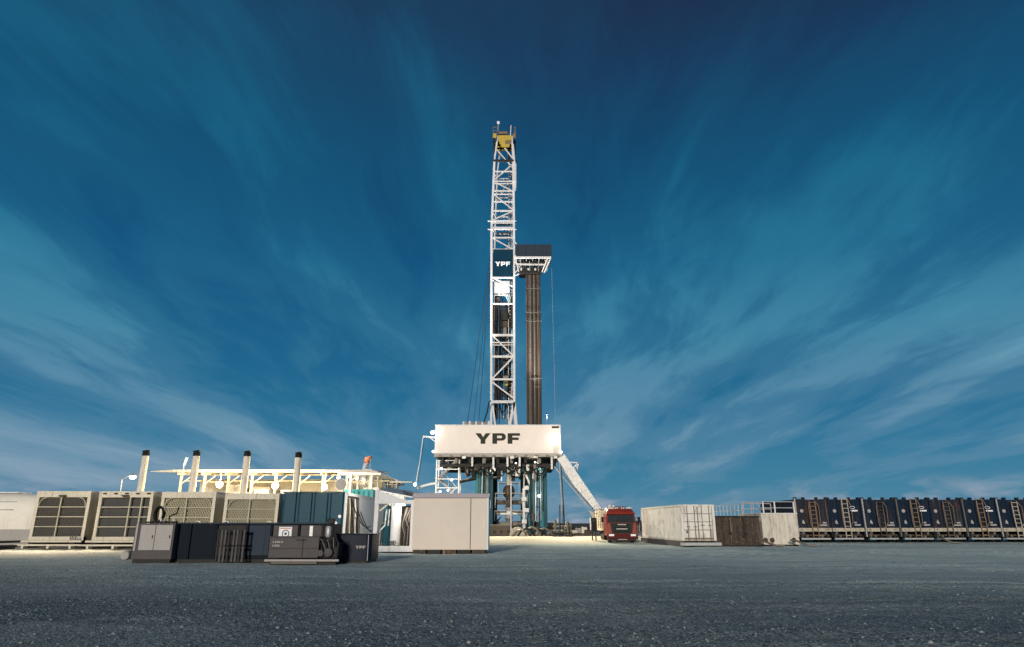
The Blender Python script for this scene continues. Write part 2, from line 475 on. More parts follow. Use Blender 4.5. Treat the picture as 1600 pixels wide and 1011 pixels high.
def build_ground():
    rad = [3.0]
    while rad[-1] < 5000:
        rad.append(rad[-1] * (1.011 if 8 < rad[-1] < 62 else 1.05))
    rad = np.array(rad)
    ang = np.radians(np.concatenate([np.arange(40, 140, .28), np.arange(140, 400, 4.0)]))
    na = len(ang)
    RR, AA = np.meshgrid(rad, ang, indexing='ij')
    X, Y = RR * np.cos(AA), RR * np.sin(AA)
    Z = gz(X, Y)
    rs = np.random.RandomState(8)
    Z += (rs.rand(*Z.shape) - .5) * .02 * ((RR > 7) & (RR < 60))
    V = np.concatenate([[[0, 0, float(gz(0., 0.))]], np.stack([X, Y, Z], -1).reshape(-1, 3)])
    f = [(0, 1 + k, 1 + (k + 1) % na) for k in range(na)]
    i, k = np.meshgrid(np.arange(len(rad) - 1), np.arange(na), indexing='ij')
    a_ = 1 + i * na + k; b_ = 1 + i * na + (k + 1) % na
    f += np.stack([a_, a_ + na, b_ + na, b_], -1).reshape(-1, 4).tolist()
    me = bpy.data.meshes.new('ground'); me.from_pydata(V.tolist(), [], f)
    me.polygons.foreach_set('use_smooth', np.ones(len(me.polygons), dtype=bool))
    m = bpy.data.materials.new('gravel'); m.use_nodes = True
    t = m.node_tree; b = t.nodes['Principled BSDF']
    P = N(t, 'ShaderNodeNewGeometry').outputs['Position']
    sp = N(t, 'ShaderNodeSeparateXYZ'); L(t, P, sp.inputs[0])
    big = noise(t, P, .11, 5, .6)
    mid = noise(t, P, .9, 5, .65)
    fin = noise(t, P, 11, 6, .75)
    vor = N(t, 'ShaderNodeTexVoronoi'); vor.inputs['Scale'].default_value = 26; L(t, P, vor.inputs['Vector'])
    vor2 = N(t, 'ShaderNodeTexVoronoi'); vor2.inputs['Scale'].default_value = 9; L(t, P, vor2.inputs['Vector'])
    tracks = noise(t, mapping(t, P, (.06, 1.3, 1), (0, 0, 0), (0, 0, R(-7))), 1.0, 5, .6)
    c = mixc(t, ramp(t, big, [(.40, 0.), (.58, 1.)]), (.105, .150, .170), (.285, .335, .335))
    c = mixc(t, mathn(t, 'MULTIPLY', ramp(t, mid, [(.4, 0.), (.7, 1.)]), .5), c, (.10, .135, .145))
    c = mixc(t, mathn(t, 'MULTIPLY', ramp(t, tracks, [(.5, 0.), (.66, 1.)]), .45), c, (.09, .12, .128))
    sepc = N(t, 'ShaderNodeSeparateColor'); L(t, vor.outputs['Color'], sepc.inputs[0])
    c = mixc(t, mathn(t, 'MULTIPLY', ramp(t, sepc.outputs[0], [(.66, 0.), (.95, 1.)]), .8), c, (.44, .47, .46))
    c = mixc(t, mathn(t, 'MULTIPLY', ramp(t, sepc.outputs[1], [(.55, 0.), (.92, 1.)]), .85), c, (.045, .055, .062))
    rutm = None
    for y0, sl_, cc, dp in RUTS:
        yy = mathn(t, 'ADD', mathn(t, 'MULTIPLY', sp.outputs[0], sl_), mathn(t, 'ADD', mathn(t, 'MULTIPLY', mathn(t, 'MULTIPLY', sp.outputs[0], sp.outputs[0]), cc), mathn(t, 'MULTIPLY', mathn(t, 'SINE', mathn(t, 'ADD', mathn(t, 'MULTIPLY', sp.outputs[0], .21), y0)), .25)))
        d_ = mathn(t, 'ABSOLUTE', mathn(t, 'SUBTRACT', sp.outputs[1], mathn(t, 'ADD', yy, y0)))
        k_ = mathn(t, 'SUBTRACT', 1.0, mathn(t, 'DIVIDE', d_, .42), clamp=True)
        rutm = k_ if rutm is None else mathn(t, 'MAXIMUM', rutm, k_)
    c = mixc(t, mathn(t, 'MULTIPLY', rutm, mathn(t, 'MULTIPLY', ramp(t, mid, [(.3, .2), (.6, 1.)]), .6)), c, (.085, .105, .112))
    oil = noise(t, mapping(t, P, (.5, 1.0, 1), (3.3, 1.7, 0)), .42, 5, .7, .5)
    c = mixc(t, mathn(t, 'MULTIPLY', ramp(t, oil, [(.60, 0.), (.68, 1.)]), .55), c, (.07, .082, .086))
    c = mixc(t, mathn(t, 'MULTIPLY', ramp(t, oil, [(.30, 1.), (.42, 0.)]), .45), c, (.33, .36, .35))
    # paler with distance: brightness of the floodlit yard put into the gravel colour
    right = ramp(t, mathn(t, 'ADD', mathn(t, 'MULTIPLY', sp.outputs[1], .016), mathn(t, 'MULTIPLY', sp.outputs[0], .004)), [(.20, 0.), (.60, 1.)])
    c = mixc(t, mathn(t, 'MULTIPLY', right, mathn(t, 'ADD', .55, mathn(t, 'MULTIPLY', big, .55))), c, mixc(t, ramp(t, tracks, [(.35, 0.), (.65, 1.)]), (.78, .88, .79), (.50, .575, .53)))
    # pale pad ground, nearer on one side: floodlit strip put into its colour
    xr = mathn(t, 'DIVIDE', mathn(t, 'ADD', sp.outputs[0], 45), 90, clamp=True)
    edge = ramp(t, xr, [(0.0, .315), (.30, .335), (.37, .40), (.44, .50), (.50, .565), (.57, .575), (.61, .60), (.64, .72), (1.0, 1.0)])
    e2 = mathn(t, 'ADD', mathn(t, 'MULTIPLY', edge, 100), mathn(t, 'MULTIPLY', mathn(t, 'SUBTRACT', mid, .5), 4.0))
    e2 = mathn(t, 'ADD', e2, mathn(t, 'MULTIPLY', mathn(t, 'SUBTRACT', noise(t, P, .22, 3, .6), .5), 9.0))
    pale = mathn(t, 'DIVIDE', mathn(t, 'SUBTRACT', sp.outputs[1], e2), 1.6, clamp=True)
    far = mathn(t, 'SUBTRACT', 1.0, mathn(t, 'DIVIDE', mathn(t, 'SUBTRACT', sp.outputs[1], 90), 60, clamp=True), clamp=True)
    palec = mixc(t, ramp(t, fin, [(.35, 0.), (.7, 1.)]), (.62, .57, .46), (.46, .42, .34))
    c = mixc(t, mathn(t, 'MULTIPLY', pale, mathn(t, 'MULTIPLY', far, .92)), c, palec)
    scrub = mathn(t, 'DIVIDE', mathn(t, 'SUBTRACT', sp.outputs[1], 110), 60, clamp=True)
    c = mixc(t, scrub, c, mixc(t, mid, (.10, .075, .05), (.17, .14, .10)))
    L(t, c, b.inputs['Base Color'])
    b.inputs['Roughness'].default_value = .9
    b.inputs['Specular IOR Level'].default_value = .25
    h = mathn(t, 'ADD', mathn(t, 'MULTIPLY', fin, .5), mathn(t, 'ADD', mathn(t, 'MULTIPLY', vor.outputs['Distance'], -.35), mathn(t, 'ADD', mathn(t, 'MULTIPLY', vor2.outputs['Distance'], -.4), mathn(t, 'MULTIPLY', tracks, .8))))
    bp = N(t, 'ShaderNodeBump'); bp.inputs['Strength'].default_value = .9; bp.inputs['Distance'].default_value = .075
    L(t, h, bp.inputs['Height']); L(t, bp.outputs[0], b.inputs['Normal'])
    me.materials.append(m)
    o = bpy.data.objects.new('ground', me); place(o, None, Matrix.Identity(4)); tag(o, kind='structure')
build_ground()

def build_gravel():
    rs = np.random.RandomState(4)
    n = 80000
    d = 7.0 / (1 - rs.rand(n) * (1 - 7.0 / 60.0))            # thinning out with distance
    a = (rs.rand(n) - .5) * 3.4
    x = d * np.tan(a * .62) ; y = d
    s = .005 + .012 * rs.rand(n) ** 3 + .022 * (rs.rand(n) > .990) * rs.rand(n)
    s += (rs.rand(n) > .975) * (d < 34) * (.012 + .022 * rs.rand(n) ** 2)      # scattered larger stones
    s *= np.clip(1 - (d - 30) / 32, .25, 1)
    octv = np.array([(1, 0, 0), (-1, 0, 0), (0, 1, 0), (0, -1, 0), (0, 0, 1), (0, 0, -1)], float)
    octf = np.array([(0, 2, 4), (2, 1, 4), (1, 3, 4), (3, 0, 4), (2, 0, 5), (1, 2, 5), (3, 1, 5), (0, 3, 5)])
    V = np.repeat(octv[None], n, 0) * (.6 + .8 * rs.rand(n, 6, 1))
    th = rs.rand(n) * 6.28
    c_, s_ = np.cos(th)[:, None], np.sin(th)[:, None]
    X = V[:, :, 0] * c_ - V[:, :, 1] * s_; Y = V[:, :, 0] * s_ + V[:, :, 1] * c_
    z0 = gz(x, y)
    P = np.stack([X * s[:, None] + x[:, None], Y * s[:, None] + y[:, None], V[:, :, 2] * s[:, None] * .65 + (z0 + s * .25)[:, None]], -1).reshape(-1, 3)
    Fc = (octf[None] + (np.arange(n) * 6)[:, None, None]).reshape(-1, 3)
    me = bpy.data.meshes.new('gravel_stones')
    me.vertices.add(len(P)); me.vertices.foreach_set('co', P.ravel())
    me.loops.add(Fc.size); me.loops.foreach_set('vertex_index', Fc.ravel().astype(np.int32))
    me.polygons.add(len(Fc)); me.polygons.foreach_set('loop_start', np.arange(0, Fc.size, 3, dtype=np.int32))
    me.update(calc_edges=True); me.validate()
    m = bpy.data.materials.new('stones'); m.use_nodes = True
    t = m.node_tree; b = t.nodes['Principled BSDF']
    g = N(t, 'ShaderNodeNewGeometry')
    L(t, ramp(t, g.outputs['Random Per Island'], [(0, (.07, .085, .09)), (.6, (.19, .225, .23)), (.95, (.26, .29, .29)), (1, (.34, .36, .355))]), b.inputs['Base Color'])
    b.inputs['Roughness'].default_value = .8
    me.materials.append(m)
    o = bpy.data.objects.new('gravel', me); place(o, None, Matrix.Identity(4))
    tag(o, 'loose grey gravel scattered over the open yard', 'gravel', kind='stuff')
build_gravel()

def build_hills():
    m = MB(); rings = []
    for k in range(121):
        a = R(-75) + R(150) * k / 120
        h = 4.2 + 2.2 * math.sin(k * .37) + 1.3 * math.sin(k * .93 + 1) + .8 * math.sin(k * 2.1)
        rings.append([(820 * math.sin(a), 820 * math.cos(a), -.5), (900 * math.sin(a), 900 * math.cos(a), max(1.5, h)), (1150 * math.sin(a), 1150 * math.cos(a), max(1.8, h * 1.2)), (1500 * math.sin(a), 1500 * math.cos(a), -1)])
    m.loft(rings, cap=False, closed=False)
    o = m.build('hills', paint('scrub_hill', (.13, .105, .085), .95, dirt=.5, streak=0, dirtcol=(.07, .06, .045), scale=.02, bump=.3), None, smooth=True)
    tag(o, kind='structure')
build_hills()

# ================================================================== GENERATOR UNITS (left)
def make_genset(screened):
    t = thing('generator_unit')
    w, h, dp = 3.55, 3.6, 10.4
    X = w / 2
    # body behind the radiator
    b = MB(); b.box((-X + .06, .34, .5), (X - .06, dp, 3.5))
    b.build('housing', M_cream, t)
    rf = MB(); rf.prism([(-X, 3.505), (X, 3.505), (X - .1, 3.6), (-X + .1, 3.6)], .3, dp + .05)
    rf.build('roof', M_white, t)
    block('radiator_core', (-X + .22, .22, .75), (X - .22, .335, 3.2), M_core if not screened else M_screen, t)
    for s in (-1, 1):
        block('corner_post', (s * X - s * .2 if s > 0 else -X, 0, .5), (X if s > 0 else -X + .2, .3, 3.2), M_cream, t)
    block('header_beam', (-X, -.03, 3.2), (X, .3, 3.58), M_cream, t)
    block('sill_beam', (-X, -.02, .5), (X, .3, .74), M_cream, t)
    for k in (1, 2, 3):
        z = .74 + (3.2 - .74) * k / 4
        block('cross_bar', (-X + .2, .02, z - .03), (X - .2, .09, z + .03), M_mesh, t)
    for x in ((-.12,) if not screened else (.30, 1.05)):
        block('upright_bar', (x - .04, -.02, .74), (x + .04, .03, 3.2), M_mesh, t)
    if not screened:
        m = MB(); sp = .165; x0, x1, z0, z1 = -X + .2, X - .2, .745, 3.195
        for sgn in (1, -1):
            k = -20
            while k * sp < (x1 - x0) + (z1 - z0):
                # line x = x0 + k*sp + sgn*(z-z0)*.6
                c0 = x0 + k * sp if sgn > 0 else x0 + k * sp
                za, zb = z0, z1
                pa = c0 + (0 if sgn > 0 else (z1 - z0) * .6); pb = c0 + ((z1 - z0) * .6 if sgn > 0 else 0)
                lo_t, hi_t = 0.0, 1.0
                dx = pb - pa
                for lim, cmp_ in ((x0, 1), (x1, -1)):
                    tt = (lim - pa) / dx
                    if cmp_ * dx > 0: lo_t = max(lo_t, tt)
                    else: hi_t = min(hi_t, tt)
                if hi_t - lo_t > .02:
                    m.bar((pa + dx * lo_t, .13 + .012 * sgn, za + (zb - za) * lo_t), (pa + dx * hi_t, .13 + .012 * sgn, za + (zb - za) * hi_t), .034, .012)
                k += 1
        tag(shared(m.build('mesh_screen', M_wireD, t), M_wireD), kind='stuff')
        for s in (-1, 1):
            pts = [(s * (X - .25), -.01, 2.62)] + [(s * (X - .25 - .45 * (1 - math.cos(a))), -.01, 2.62 + .55 * math.sin(a)) for a in [R(15 * k) for k in range(1, 7)]]
            tube_obj('guard_hoop', pts, .03, M_mesh, t)
    else:
        for k in range(5):
            block('lamp_bracket', (-1.5 + k * .72, -.12, 3.40), (-1.5 + k * .72 + .2, -.03, 3.48), M_dark, t)
    # skid and pipe rails in front
    for s in (-1, 1):
        block('skid_runner', (s * 1.3 - .15, -.4, .06), (s * 1.3 + .15, dp, .495), M_dark, t)
    rod('pipe_rail', (-X - .1, -.45, .46), (X + .2, -.45, .46), .075, M_cream, t, 12)
    rod('pipe_rail', (-X - .3, -.75, .24), (X + .25, -.75, .24), .06, M_cream, t, 12)
    for x in (-1.5, 0.1, 1.5):
        block('rail_foot', (x - .07, -.82, .03), (x + .07, -.4, .2), M_cream, t)
    for k in range(4):
        rod('valve', (X - .25 - k * .11, -.42, .5), (X - .25 - k * .11, -.42, .78 - .05 * (k % 2)), .035, M_mid, t)
    # exhaust stack
    s_ = MB(); s_.lathe((-.25, 9.6, 3.5), [(.255, 0), (.255, 3.35)], 16); st = s_.build('exhaust_stack', M_stack, t, smooth=True)
    c = MB(); c.lathe((-.25, 9.6, 6.78), [(.27, 0), (.275, .22), (.25, .30), (.24, .36)], 16); c.build('sooty_tip', M_rubber, st, smooth=True)
    fl = MB(); fl.prism([(-.50, 7.12), (-.05, 7.2), (-.03, 7.25), (-.48, 7.17)], 9.35, 9.85); fl.build('rain_flap', M_rubber, st)
    r2 = MB(); r2.lathe((-.25, 9.6, 3.5), [(.4, 0), (.4, .16), (.3, .2)], 16); r2.build('stack_flange', M_cream, st, smooth=True)
    return t
gA = make_genset(False)
gB = make_genset(True)
index_kids()
gC = copy_tree(gA); gD = copy_tree(gA)
GD = 45.0
for o, x, lab in ((gA, -29.35, 'cream generator unit with open mesh radiator, beside the cream storage tank'),
                  (gB, -25.25, 'cream generator unit with solid grey screens and two uprights in its front'),
                  (gC, -21.15, 'cream generator unit with mesh radiator, between the grey-screened unit and another mesh-fronted one'),
                  (gD, -17.0, 'cream generator unit with mesh radiator, standing against the blue ribbed tank')):
    o.location = (x, GD, gz(x, GD)); WM[o.name] = Matrix.Translation(o.location)
    tag(o, lab, 'generator', 'row of generator units')
    if o in (gC, gD):  # lamp glow on these two is painted into core and mesh
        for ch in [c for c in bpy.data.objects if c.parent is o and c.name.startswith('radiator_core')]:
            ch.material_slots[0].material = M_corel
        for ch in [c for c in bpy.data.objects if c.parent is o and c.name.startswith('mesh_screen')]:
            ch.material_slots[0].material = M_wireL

# unlit ends of hoses and the yard light under the header beams
for o, x in ((gA, -29.35), (gB, -25.25)):
    fl = block('floodlight', (x - .2, GD - .22, 3.28), (x + .2, GD - .06, 3.38), M_dark, o)
    spot('yard_flood', (x, GD - .3, 3.26), (x - 1.0, GD - 8.5, 0), 1900, (1, .88, .66), 120, o, .9)

# cream tank at the edge
def cream_tank():
    D = 50.0
    t = thing('storage_tank', 'rounded cream storage tank with a grey lower band at the end of the generator row', 'tank', (-40, D, 0))
    x1 = at(58, 840, D).x
    def sect(x, k):
        pts = []
        for y, z in ((0, .8), (-.12, 1.15), (-.16, 2.0), (-.1, 2.85), (.25, 3.45), (.9, 3.72), (2.1, 3.72), (2.75, 3.4), (3.05, 2.8), (3.1, 1.2), (3, .8)):
            pts.append((x, D + 1.5 + (y - 1.5) * k, 2.2 + (z - 2.2) * k))
        return pts
    m = MB(); m.loft([sect(-47, .9), sect(-46.7, 1), sect(x1 - 2.0, 1), sect(x1 - 1.1, .96), sect(x1 - .45, .87), sect(x1 - .1, .74), sect(x1, .6)])
    body = m.build('shell', M_cream if False else paint('tank_cream', (.86, .80, .68), .5, dirt=.12, streak=.12), t, smooth=True)
    g = MB(); g.loft([[(x, D + 1.5 + (y - 1.5), z) for y, z in ((-.02, .12), (-.19, .5), (-.19, 1.2), (3.13, 1.2), (3.13, .5), (3, .12))] for x in (-46.8, x1 - .5)])
    g.build('lower_band', M_greyL, t)
    block('roof_walkway', (-46, D + .75, 3.75), (x1 - 2.6, D + 2.2, 3.84), M_white, t)
    for z in (2.55, 3.1):
        rod('rib', (-46.6, D - .13 if z < 3 else D + .06, z), (x1 - 2.0, D - .13 if z < 3 else D + .06, z), .035, M_galv, t)
    for k in range(4):
        block('skid_foot', (-46 + k * 3.6, D + .1, .0), (-45.4 + k * 3.6, D + 2.9, .13), M_dark, t)
cream_tank()
# pipes and hoses on the ground between tank and generators
for i, (a, b_, sg) in enumerate((((-40, 45.6, .06), (-31.4, 44.2, .1), .1), ((-39, 44.6, .08), (-31.2, 43.9, .25), -.15), ((-38, 46.6, .3), (-31.3, 45.2, .5), .2))):
    o = tube_obj('hose', [Vector(p) + Vector((0, .25 * math.sin(k * 1.3 + i), 0)) for k, p in enumerate(arc(a, b_, 0, 10))], .07, M_rubber, None)
    tag(o, ['black hose lying nearest on the ground beside the cream tank', 'black hose running from cream tank up to the generator rail',
            'black hose hanging behind the other hoses beside the cream tank'][i], 'hose', 'hoses by the cream tank')

# ================================================================== CANOPY behind the generators
def canopy():
    D = 61.0
    t = thing('canopy', 'long cream canopy roof lit from below behind the generator units', 'canopy', (-24, D, 0))
    xL, xR = at(236, 745, D).x, at(592, 745, D).x
    zt = 6.05
    m = MB()
    m.loft([[(xL - .1, D, zt - .02), (xL - .1, D, zt + .04), (xL - .1, D + 5, zt + .34), (xL - .1, D + 5, zt + .26)],
            [(xL + 2.2, D - .6, zt - .1), (xL + 2.2, D - .6, zt + .14), (xL + 2.2, D + 5.5, zt + .55), (xL + 2.2, D + 5.5, zt + .3)],
            [(xR - 1, D - .6, zt - .1), (xR - 1, D - .6, zt + .12), (xR - 1, D + 5.5, zt + .5), (xR - 1, D + 5.5, zt + .3)],
            [(xR, D - .5, zt - .12), (xR, D - .5, zt + .02), (xR, D + 5, zt + .3), (xR, D + 5, zt + .2)]])
    rf = m.build('roof', M_cream, t)
    n = 9
    for k in range(n):
        x = xL + 2.6 + (xR - xL - 3.4) * k / (n - 1)
        beam('rafter', (x, D - .45, zt - .22), (x, D + 5.2, zt + .12), .12, .2, M_cream, t, (0, 0, 1))
        block('post', (x - .09, D + .2, 0), (x + .09, D + .38, zt - .28), M_cream, t)
        if k < n - 1:
            x2 = xL + 2.6 + (xR - xL - 3.4) * (k + 1) / (n - 1)
            beam('knee_brace', (x, D + .28, zt - 1.1), (x + .95, D + .28, zt - .32), .08, .08, M_cream, t)
            beam('purlin', (x + .1, D + 2.4, zt - .12), (x2 - .1, D + 2.4, zt - .12), .14, .14, M_cream, t, (0, 0, 1))
    block('back_wall', (xL + 2.2, D + 5.0, 0), (xR - .6, D + 5.15, zt - .35), M_cream, t)
    for k in range(10):
        x = xL + 2.8 + k * 2.05
        block('lower_cabinet', (x, D + 1.2 + .3 * (k % 3), 0), (x + 1.3, D + 2.2, 3.9 + .22 * ((k * 5) % 4)), (M_galv, M_cream, M_white)[k % 3], t)
        rod('cable_tray', (x, D + .9, zt - .75 - .1 * (k % 2)), (x + 2.0, D + .9, zt - .75 - .1 * (k % 2)), .06, M_cream, t)
    # switch cabinets under the roof
    for k in range(7):
        x = xL + 3.0 + k * 2.55
        block('cabinet', (x, D + 2.9 + .2 * (k % 2), 0), (x + 1.6, D + 4.2, 4.35 + .25 * ((k * 3) % 4)), M_cream if k % 3 else M_galv, t)
    return xL, xR, D, zt
cxL, cxR, cD, czt = canopy()
def floodlamp(px, py, D, label, power, mat=G_warm, size=.42, col=WARM, name='floodlight', group=None, hang=None, aim=None):
    p = at(px, py, D)
    t = thing(name, label, 'floodlight', p, group)
    b = MB(); b.lathe((p.x, p.y, p.z), [(size * .46, 0), (size * .5, .05), (size * .36, .22), (size * .15, .3)], 16, 'Y')
    b.build('lamp_housing', M_dark, t, smooth=True)
    g = MB(); g.lathe((p.x, p.y - .16, p.z), [(size * .12, 0), (size * .34, .05), (size * .42, .155)], 16, 'Y'); g.build('lit_lens', mat, t, smooth=True)
    if hang is not None:
        rod('bracket', (p.x, p.y + .12, p.z), (p.x, p.y + .12, hang), .04, M_galv, t)
    if aim is None:
        point('lamp_light', (p.x, p.y - .55, p.z), power, col, t, .25)
    else:
        spot('lamp_light', (p.x, p.y - .1, p.z), aim, power, col, 130, t, .6)
    return t
G1 = 'floodlights under the canopy'
floodlamp(343, 757, 58.5, 'bright floodlight under the canopy between the second and third exhaust stacks', 2200, G_warm, .68, group=G1, hang=5.75)
floodlamp(430, 759, 58.5, 'bright floodlight under the canopy between the third and fourth exhaust stacks', 2200, G_warm, .68, group=G1, hang=5.75)
floodlamp(507, 761, 58.5, 'bright floodlight just above the ribbed blue tank', 1200, G_warm, .6, group=G1, hang=5.75)
floodlamp(529, 746, 60, 'small lit lamp under the canopy above the round white lamp head', 14, G_white, .35, COOL, group=G1, hang=5.9)
for i, (px, py, D) in enumerate(((546, 744, 60), (557, 748, 63), (568, 752, 66), (578, 757, 70), (588, 761, 74))):
    floodlamp(px, py, D, ['nearest', 'second', 'third', 'fourth', 'farthest'][i] + ' lamp in the row receding along the white walkway shed', 9, G_white, .3, COOL, group='lamps along the walkway shed', hang=at(px, py, D).z + .35)

# walkway shed receding behind (posts + roof strips + railing)
def walkway():
    t = thing('walkway_shed', 'white walkway shed with receding posts and stepped roof beside the canopy', 'shed', (at(565, 842, 64).x, 60, 0))
    rp = []
    for i, (px, D, py) in enumerate(((549, 60, 741), (560, 63, 744), (571, 66, 748), (581, 70, 752), (590, 74, 756), (597, 79, 758))):
        p = at(px, py, D)
        rod('post', (p.x, D, 0), (p.x, D, p.z), .11, M_white, t, 12)
        rod('post', (p.x + 1.8, D + .2, 0), (p.x + 1.8, D + .2, p.z), .08, M_white, t, 12)
        rp.append(p)
    m = MB()
    m.loft([[(p.x - 1.2, p.y, p.z), (p.x + 2.6, p.y, p.z - .05), (p.x + 2.6, p.y, p.z + .12), (p.x - 1.2, p.y, p.z + .2)] for p in rp])
    m.build('roof', M_white, t)
walkway()
def upper_deck():
    D = 66.0
    a, b_ = at(598, 764, D), at(617, 764, D)
    zt = at(600, 750, D).z
    t = thing('upper_deck', 'small railed white deck above the sloped-roof process skid', 'platform', (a.x, D, 0))
    block('deck_plate', (a.x, D, a.z - .15), (b_.x + .2, D + 2.5, a.z), M_white, t)
    for x in np.linspace(a.x, b_.x + .15, 4):
        rod('rail_post', (x, D + .05, a.z), (x, D + .05, zt), .045, M_white, t)
    for z in (zt, (zt + a.z) / 2):
        rod('handrail', (a.x, D + .05, z), (b_.x + .15, D + .05, z), .04, M_white, t)
        rod('handrail', (a.x, D + 2.4, z), (b_.x + .15, D + 2.4, z), .04, M_white, t)
    for x in (a.x + .1, b_.x):
        block('leg', (x, D + .8, 0), (x + .15, D + .95, a.z - .15), M_white, t)
    block('equipment_box', (a.x + .15, D + .8, a.z + .004), (a.x + 1.0, D + 1.9, a.z + .55), M_greyL, t)
upper_deck()

# windsock, street lamp, small vane
def pole_things():
    D = 62
    p = at(577, 738, D)
    t = thing('windsock', 'orange and white windsock on a thin pole above the canopy end', 'windsock', (p.x, D, p.z))
    rod('pole', (p.x, D, p.z - 2), (p.x + .05, D, at(577, 712, D).z), .04, M_galv, t)
    top = at(576, 714, D)
    rings = []
    for k in range(5):
        c = top + Vector((-.10 * k, .05 * k, -.28 * k)); r_ = .34 - .04 * k
        rings.append([c + Vector((r_ * math.cos(a), r_ * math.sin(a), .2 * r_ * math.cos(a))) for a in [2 * math.pi * j / 10 for j in range(10)]])
    m = MB(); m.loft(rings[:3]); m.build('orange_sleeve', M_orange, t, smooth=True)
    m = MB(); m.loft(rings[2:]); m.build('white_sleeve', M_white, t, smooth=True)
    block('base_lamp', (p.x - .55, D - .2, p.z + .02), (p.x + .25, D + .2, p.z + .28), M_white, t)
    # street lamp by the first stack
    D = 58
    b0 = at(190, 770, D); k = at(190.5, 749, D); h = at(208, 742, D)
    t = thing('street_lamp', 'lit street lamp on a bent pole beside the first exhaust stack', 'street lamp', (b0.x, D, 0))
    rod('pole', (b0.x, D, 0), (k.x, D, k.z), .06, M_galv, t)
    tube_obj('arm', [k + Vector((-.25, 0, .05)), k, k.lerp(h, .5) + Vector((0, 0, .05)), h], .045, M_galv, t)
    m = MB(); m.lathe((h.x, h.y, h.z - .08), [(.1, .2), (.3, .05), (.32, -.02)], 12); m.build('lamp_head', M_galv, t, smooth=True)
    m = MB(); m.lathe((h.x, h.y, h.z - .28), [(.08, -.1), (.24, .02), (.28, .17)], 12); m.build('lit_bulb', G_white, t, smooth=True)
    point('lamp_light', (h.x, h.y, h.z - .6), 40, COOL, t, .2)
    D = 60
    p = at(286, 736, D); q = at(289, 718, D)
    t = thing('wind_vane', 'small white vane on a thin mast above the left canopy end', 'vane', (p.x, D, p.z))
    rod('mast', (p.x, D, p.z - .5), (q.x, D, q.z), .03, M_white, t)
    m = MB(); m.prism([(q.x - .1, q.z - .6), (q.x + .05, q.z - .55), (q.x + .28, q.z + .15), (q.x + .05, q.z + .2)], D - .03, D + .03); m.build('fin', M_white, t)
    # round lamp head right of the fourth stack
    D = 57
    p = at(533, 757, D)
    t = thing('lamp_head', 'round unlit white lamp head on a post above the blue tank', 'lamp', (p.x, D, 0))
    rod('post', (p.x + .2, D + .1, 0), (p.x + .2, D + .1, p.z - .1), .06, M_white, t)
    m = MB(); m.lathe((p.x, D - .2, p.z), [(.5, 0), (.45, .22), (.2, .34)], 16, 'Y'); m.build('bowl', M_white, t, smooth=True)
    m = MB(); m.lathe((p.x, D - .24, p.z), [(.42, 0), (.44, .035)], 16, 'Y'); m.build('face', M_greyL, t, smooth=True)
pole_things()

# ================================================================== BLUE RIBBED TANK and open process skid
def ribbed_tank():
    D = 43.0
    xs = [at(p, 800, D).x for p in (440.5, 464, 488.5, 513.5, 537.5)]
    t = thing('ribbed_tank', 'dark blue-teal tank with four upright panels behind the grey pump skid', 'tank', ((xs[0] + xs[-1]) / 2, D, 0))
    zt = at(480, 770, D).z
    block('shell', (xs[0], D + .12, .25), (xs[-1], D + 13.5, zt), M_blue, t)
    for i in range(4):
        m = MB(); a, b_ = xs[i] + .02, xs[i + 1] - .1
        m.loft([[(a, D + .118, .3), (a + .12, D, .3), (b_ - .05, D, .3), (b_, D + .118, .3)], [(a, D + .118, zt - .03), (a + .12, D, zt - .03), (b_ - .05, D, zt - .03), (b_, D + .118, zt - .03)]])
        m.build('panel', M_blue, t)
    block('corner_post', (xs[-1], D - .04, .2), (xs[-1] + .12, D + .14, zt + .03), M_white, t)
    block('roof_edge', (xs[0] - .03, D - .05, zt + .003), (xs[-1] - .003, D + .1, zt + .07), M_tealD, t)
    for (px, py, r_) in ((523, 818, .16), (531, 807, .1)):
        p = at(px, py, D); m = MB(); m.lathe((p.x, D - .05, p.z), [(r_, 0), (r_, .045)], 14, 'Y'); m.build('round_decal', M_ltr, t, smooth=False)
    block('base_skid', (xs[0], D + .1, .02), (xs[-1], D + 13, .245), M_dark, t)
    # right flank: white corrugated wall receding, an open end bay with hoses
    x = xs[-1]
    y = D + 4.2
    pts = []
    while y < D + 13.4:
        pts += [(x + .02, y), (x + .10, y + .08), (x + .10, y + .24), (x + .02, y + .32)]; y += .44
    m = MB(); m.loft([[(a, b_, .35) for a, b_ in pts], [(a, b_, zt - .02) for a, b_ in pts]], cap=False, closed=False); m.build('corrugated_wall', M_white, t)
    block('side_post', (x + .003, D + 3.95, .3), (x + .14, D + 4.17, zt), M_white, t)
    block('side_top_rail', (x + .003, D + .15, zt - .16), (x + .16, D + 13.45, zt + .02), M_white, t)
    block('bay_back', (x + .002, D + .2, .4), (x + .03, D + 3.9, zt - .2), M_brown, t)
    for i in range(4):
        yy = D + .6 + i * .8
        tube_obj('bay_pipe', [(x + .12, yy, zt - .3), (x + .2, yy, zt - 1.0), (x + .16 + .1 * (i % 2), yy + .25, 1.3), (x + .25, yy + .3, .4)], .07 + .02 * (i % 2), (M_cream, M_brown, M_white, M_mid)[i], t, 8)
    for i in range(3):
        p, q = Vector((x + .25, D + 1.0 + i * 1.3, zt - .5 - .3 * i)), Vector((x + .7, D + 4.8 + i * 1.6, 1.4 - .2 * i))
        tube_obj('hose', arc(p, q, .55, 10), .035, M_dark, t)
ribbed_tank()
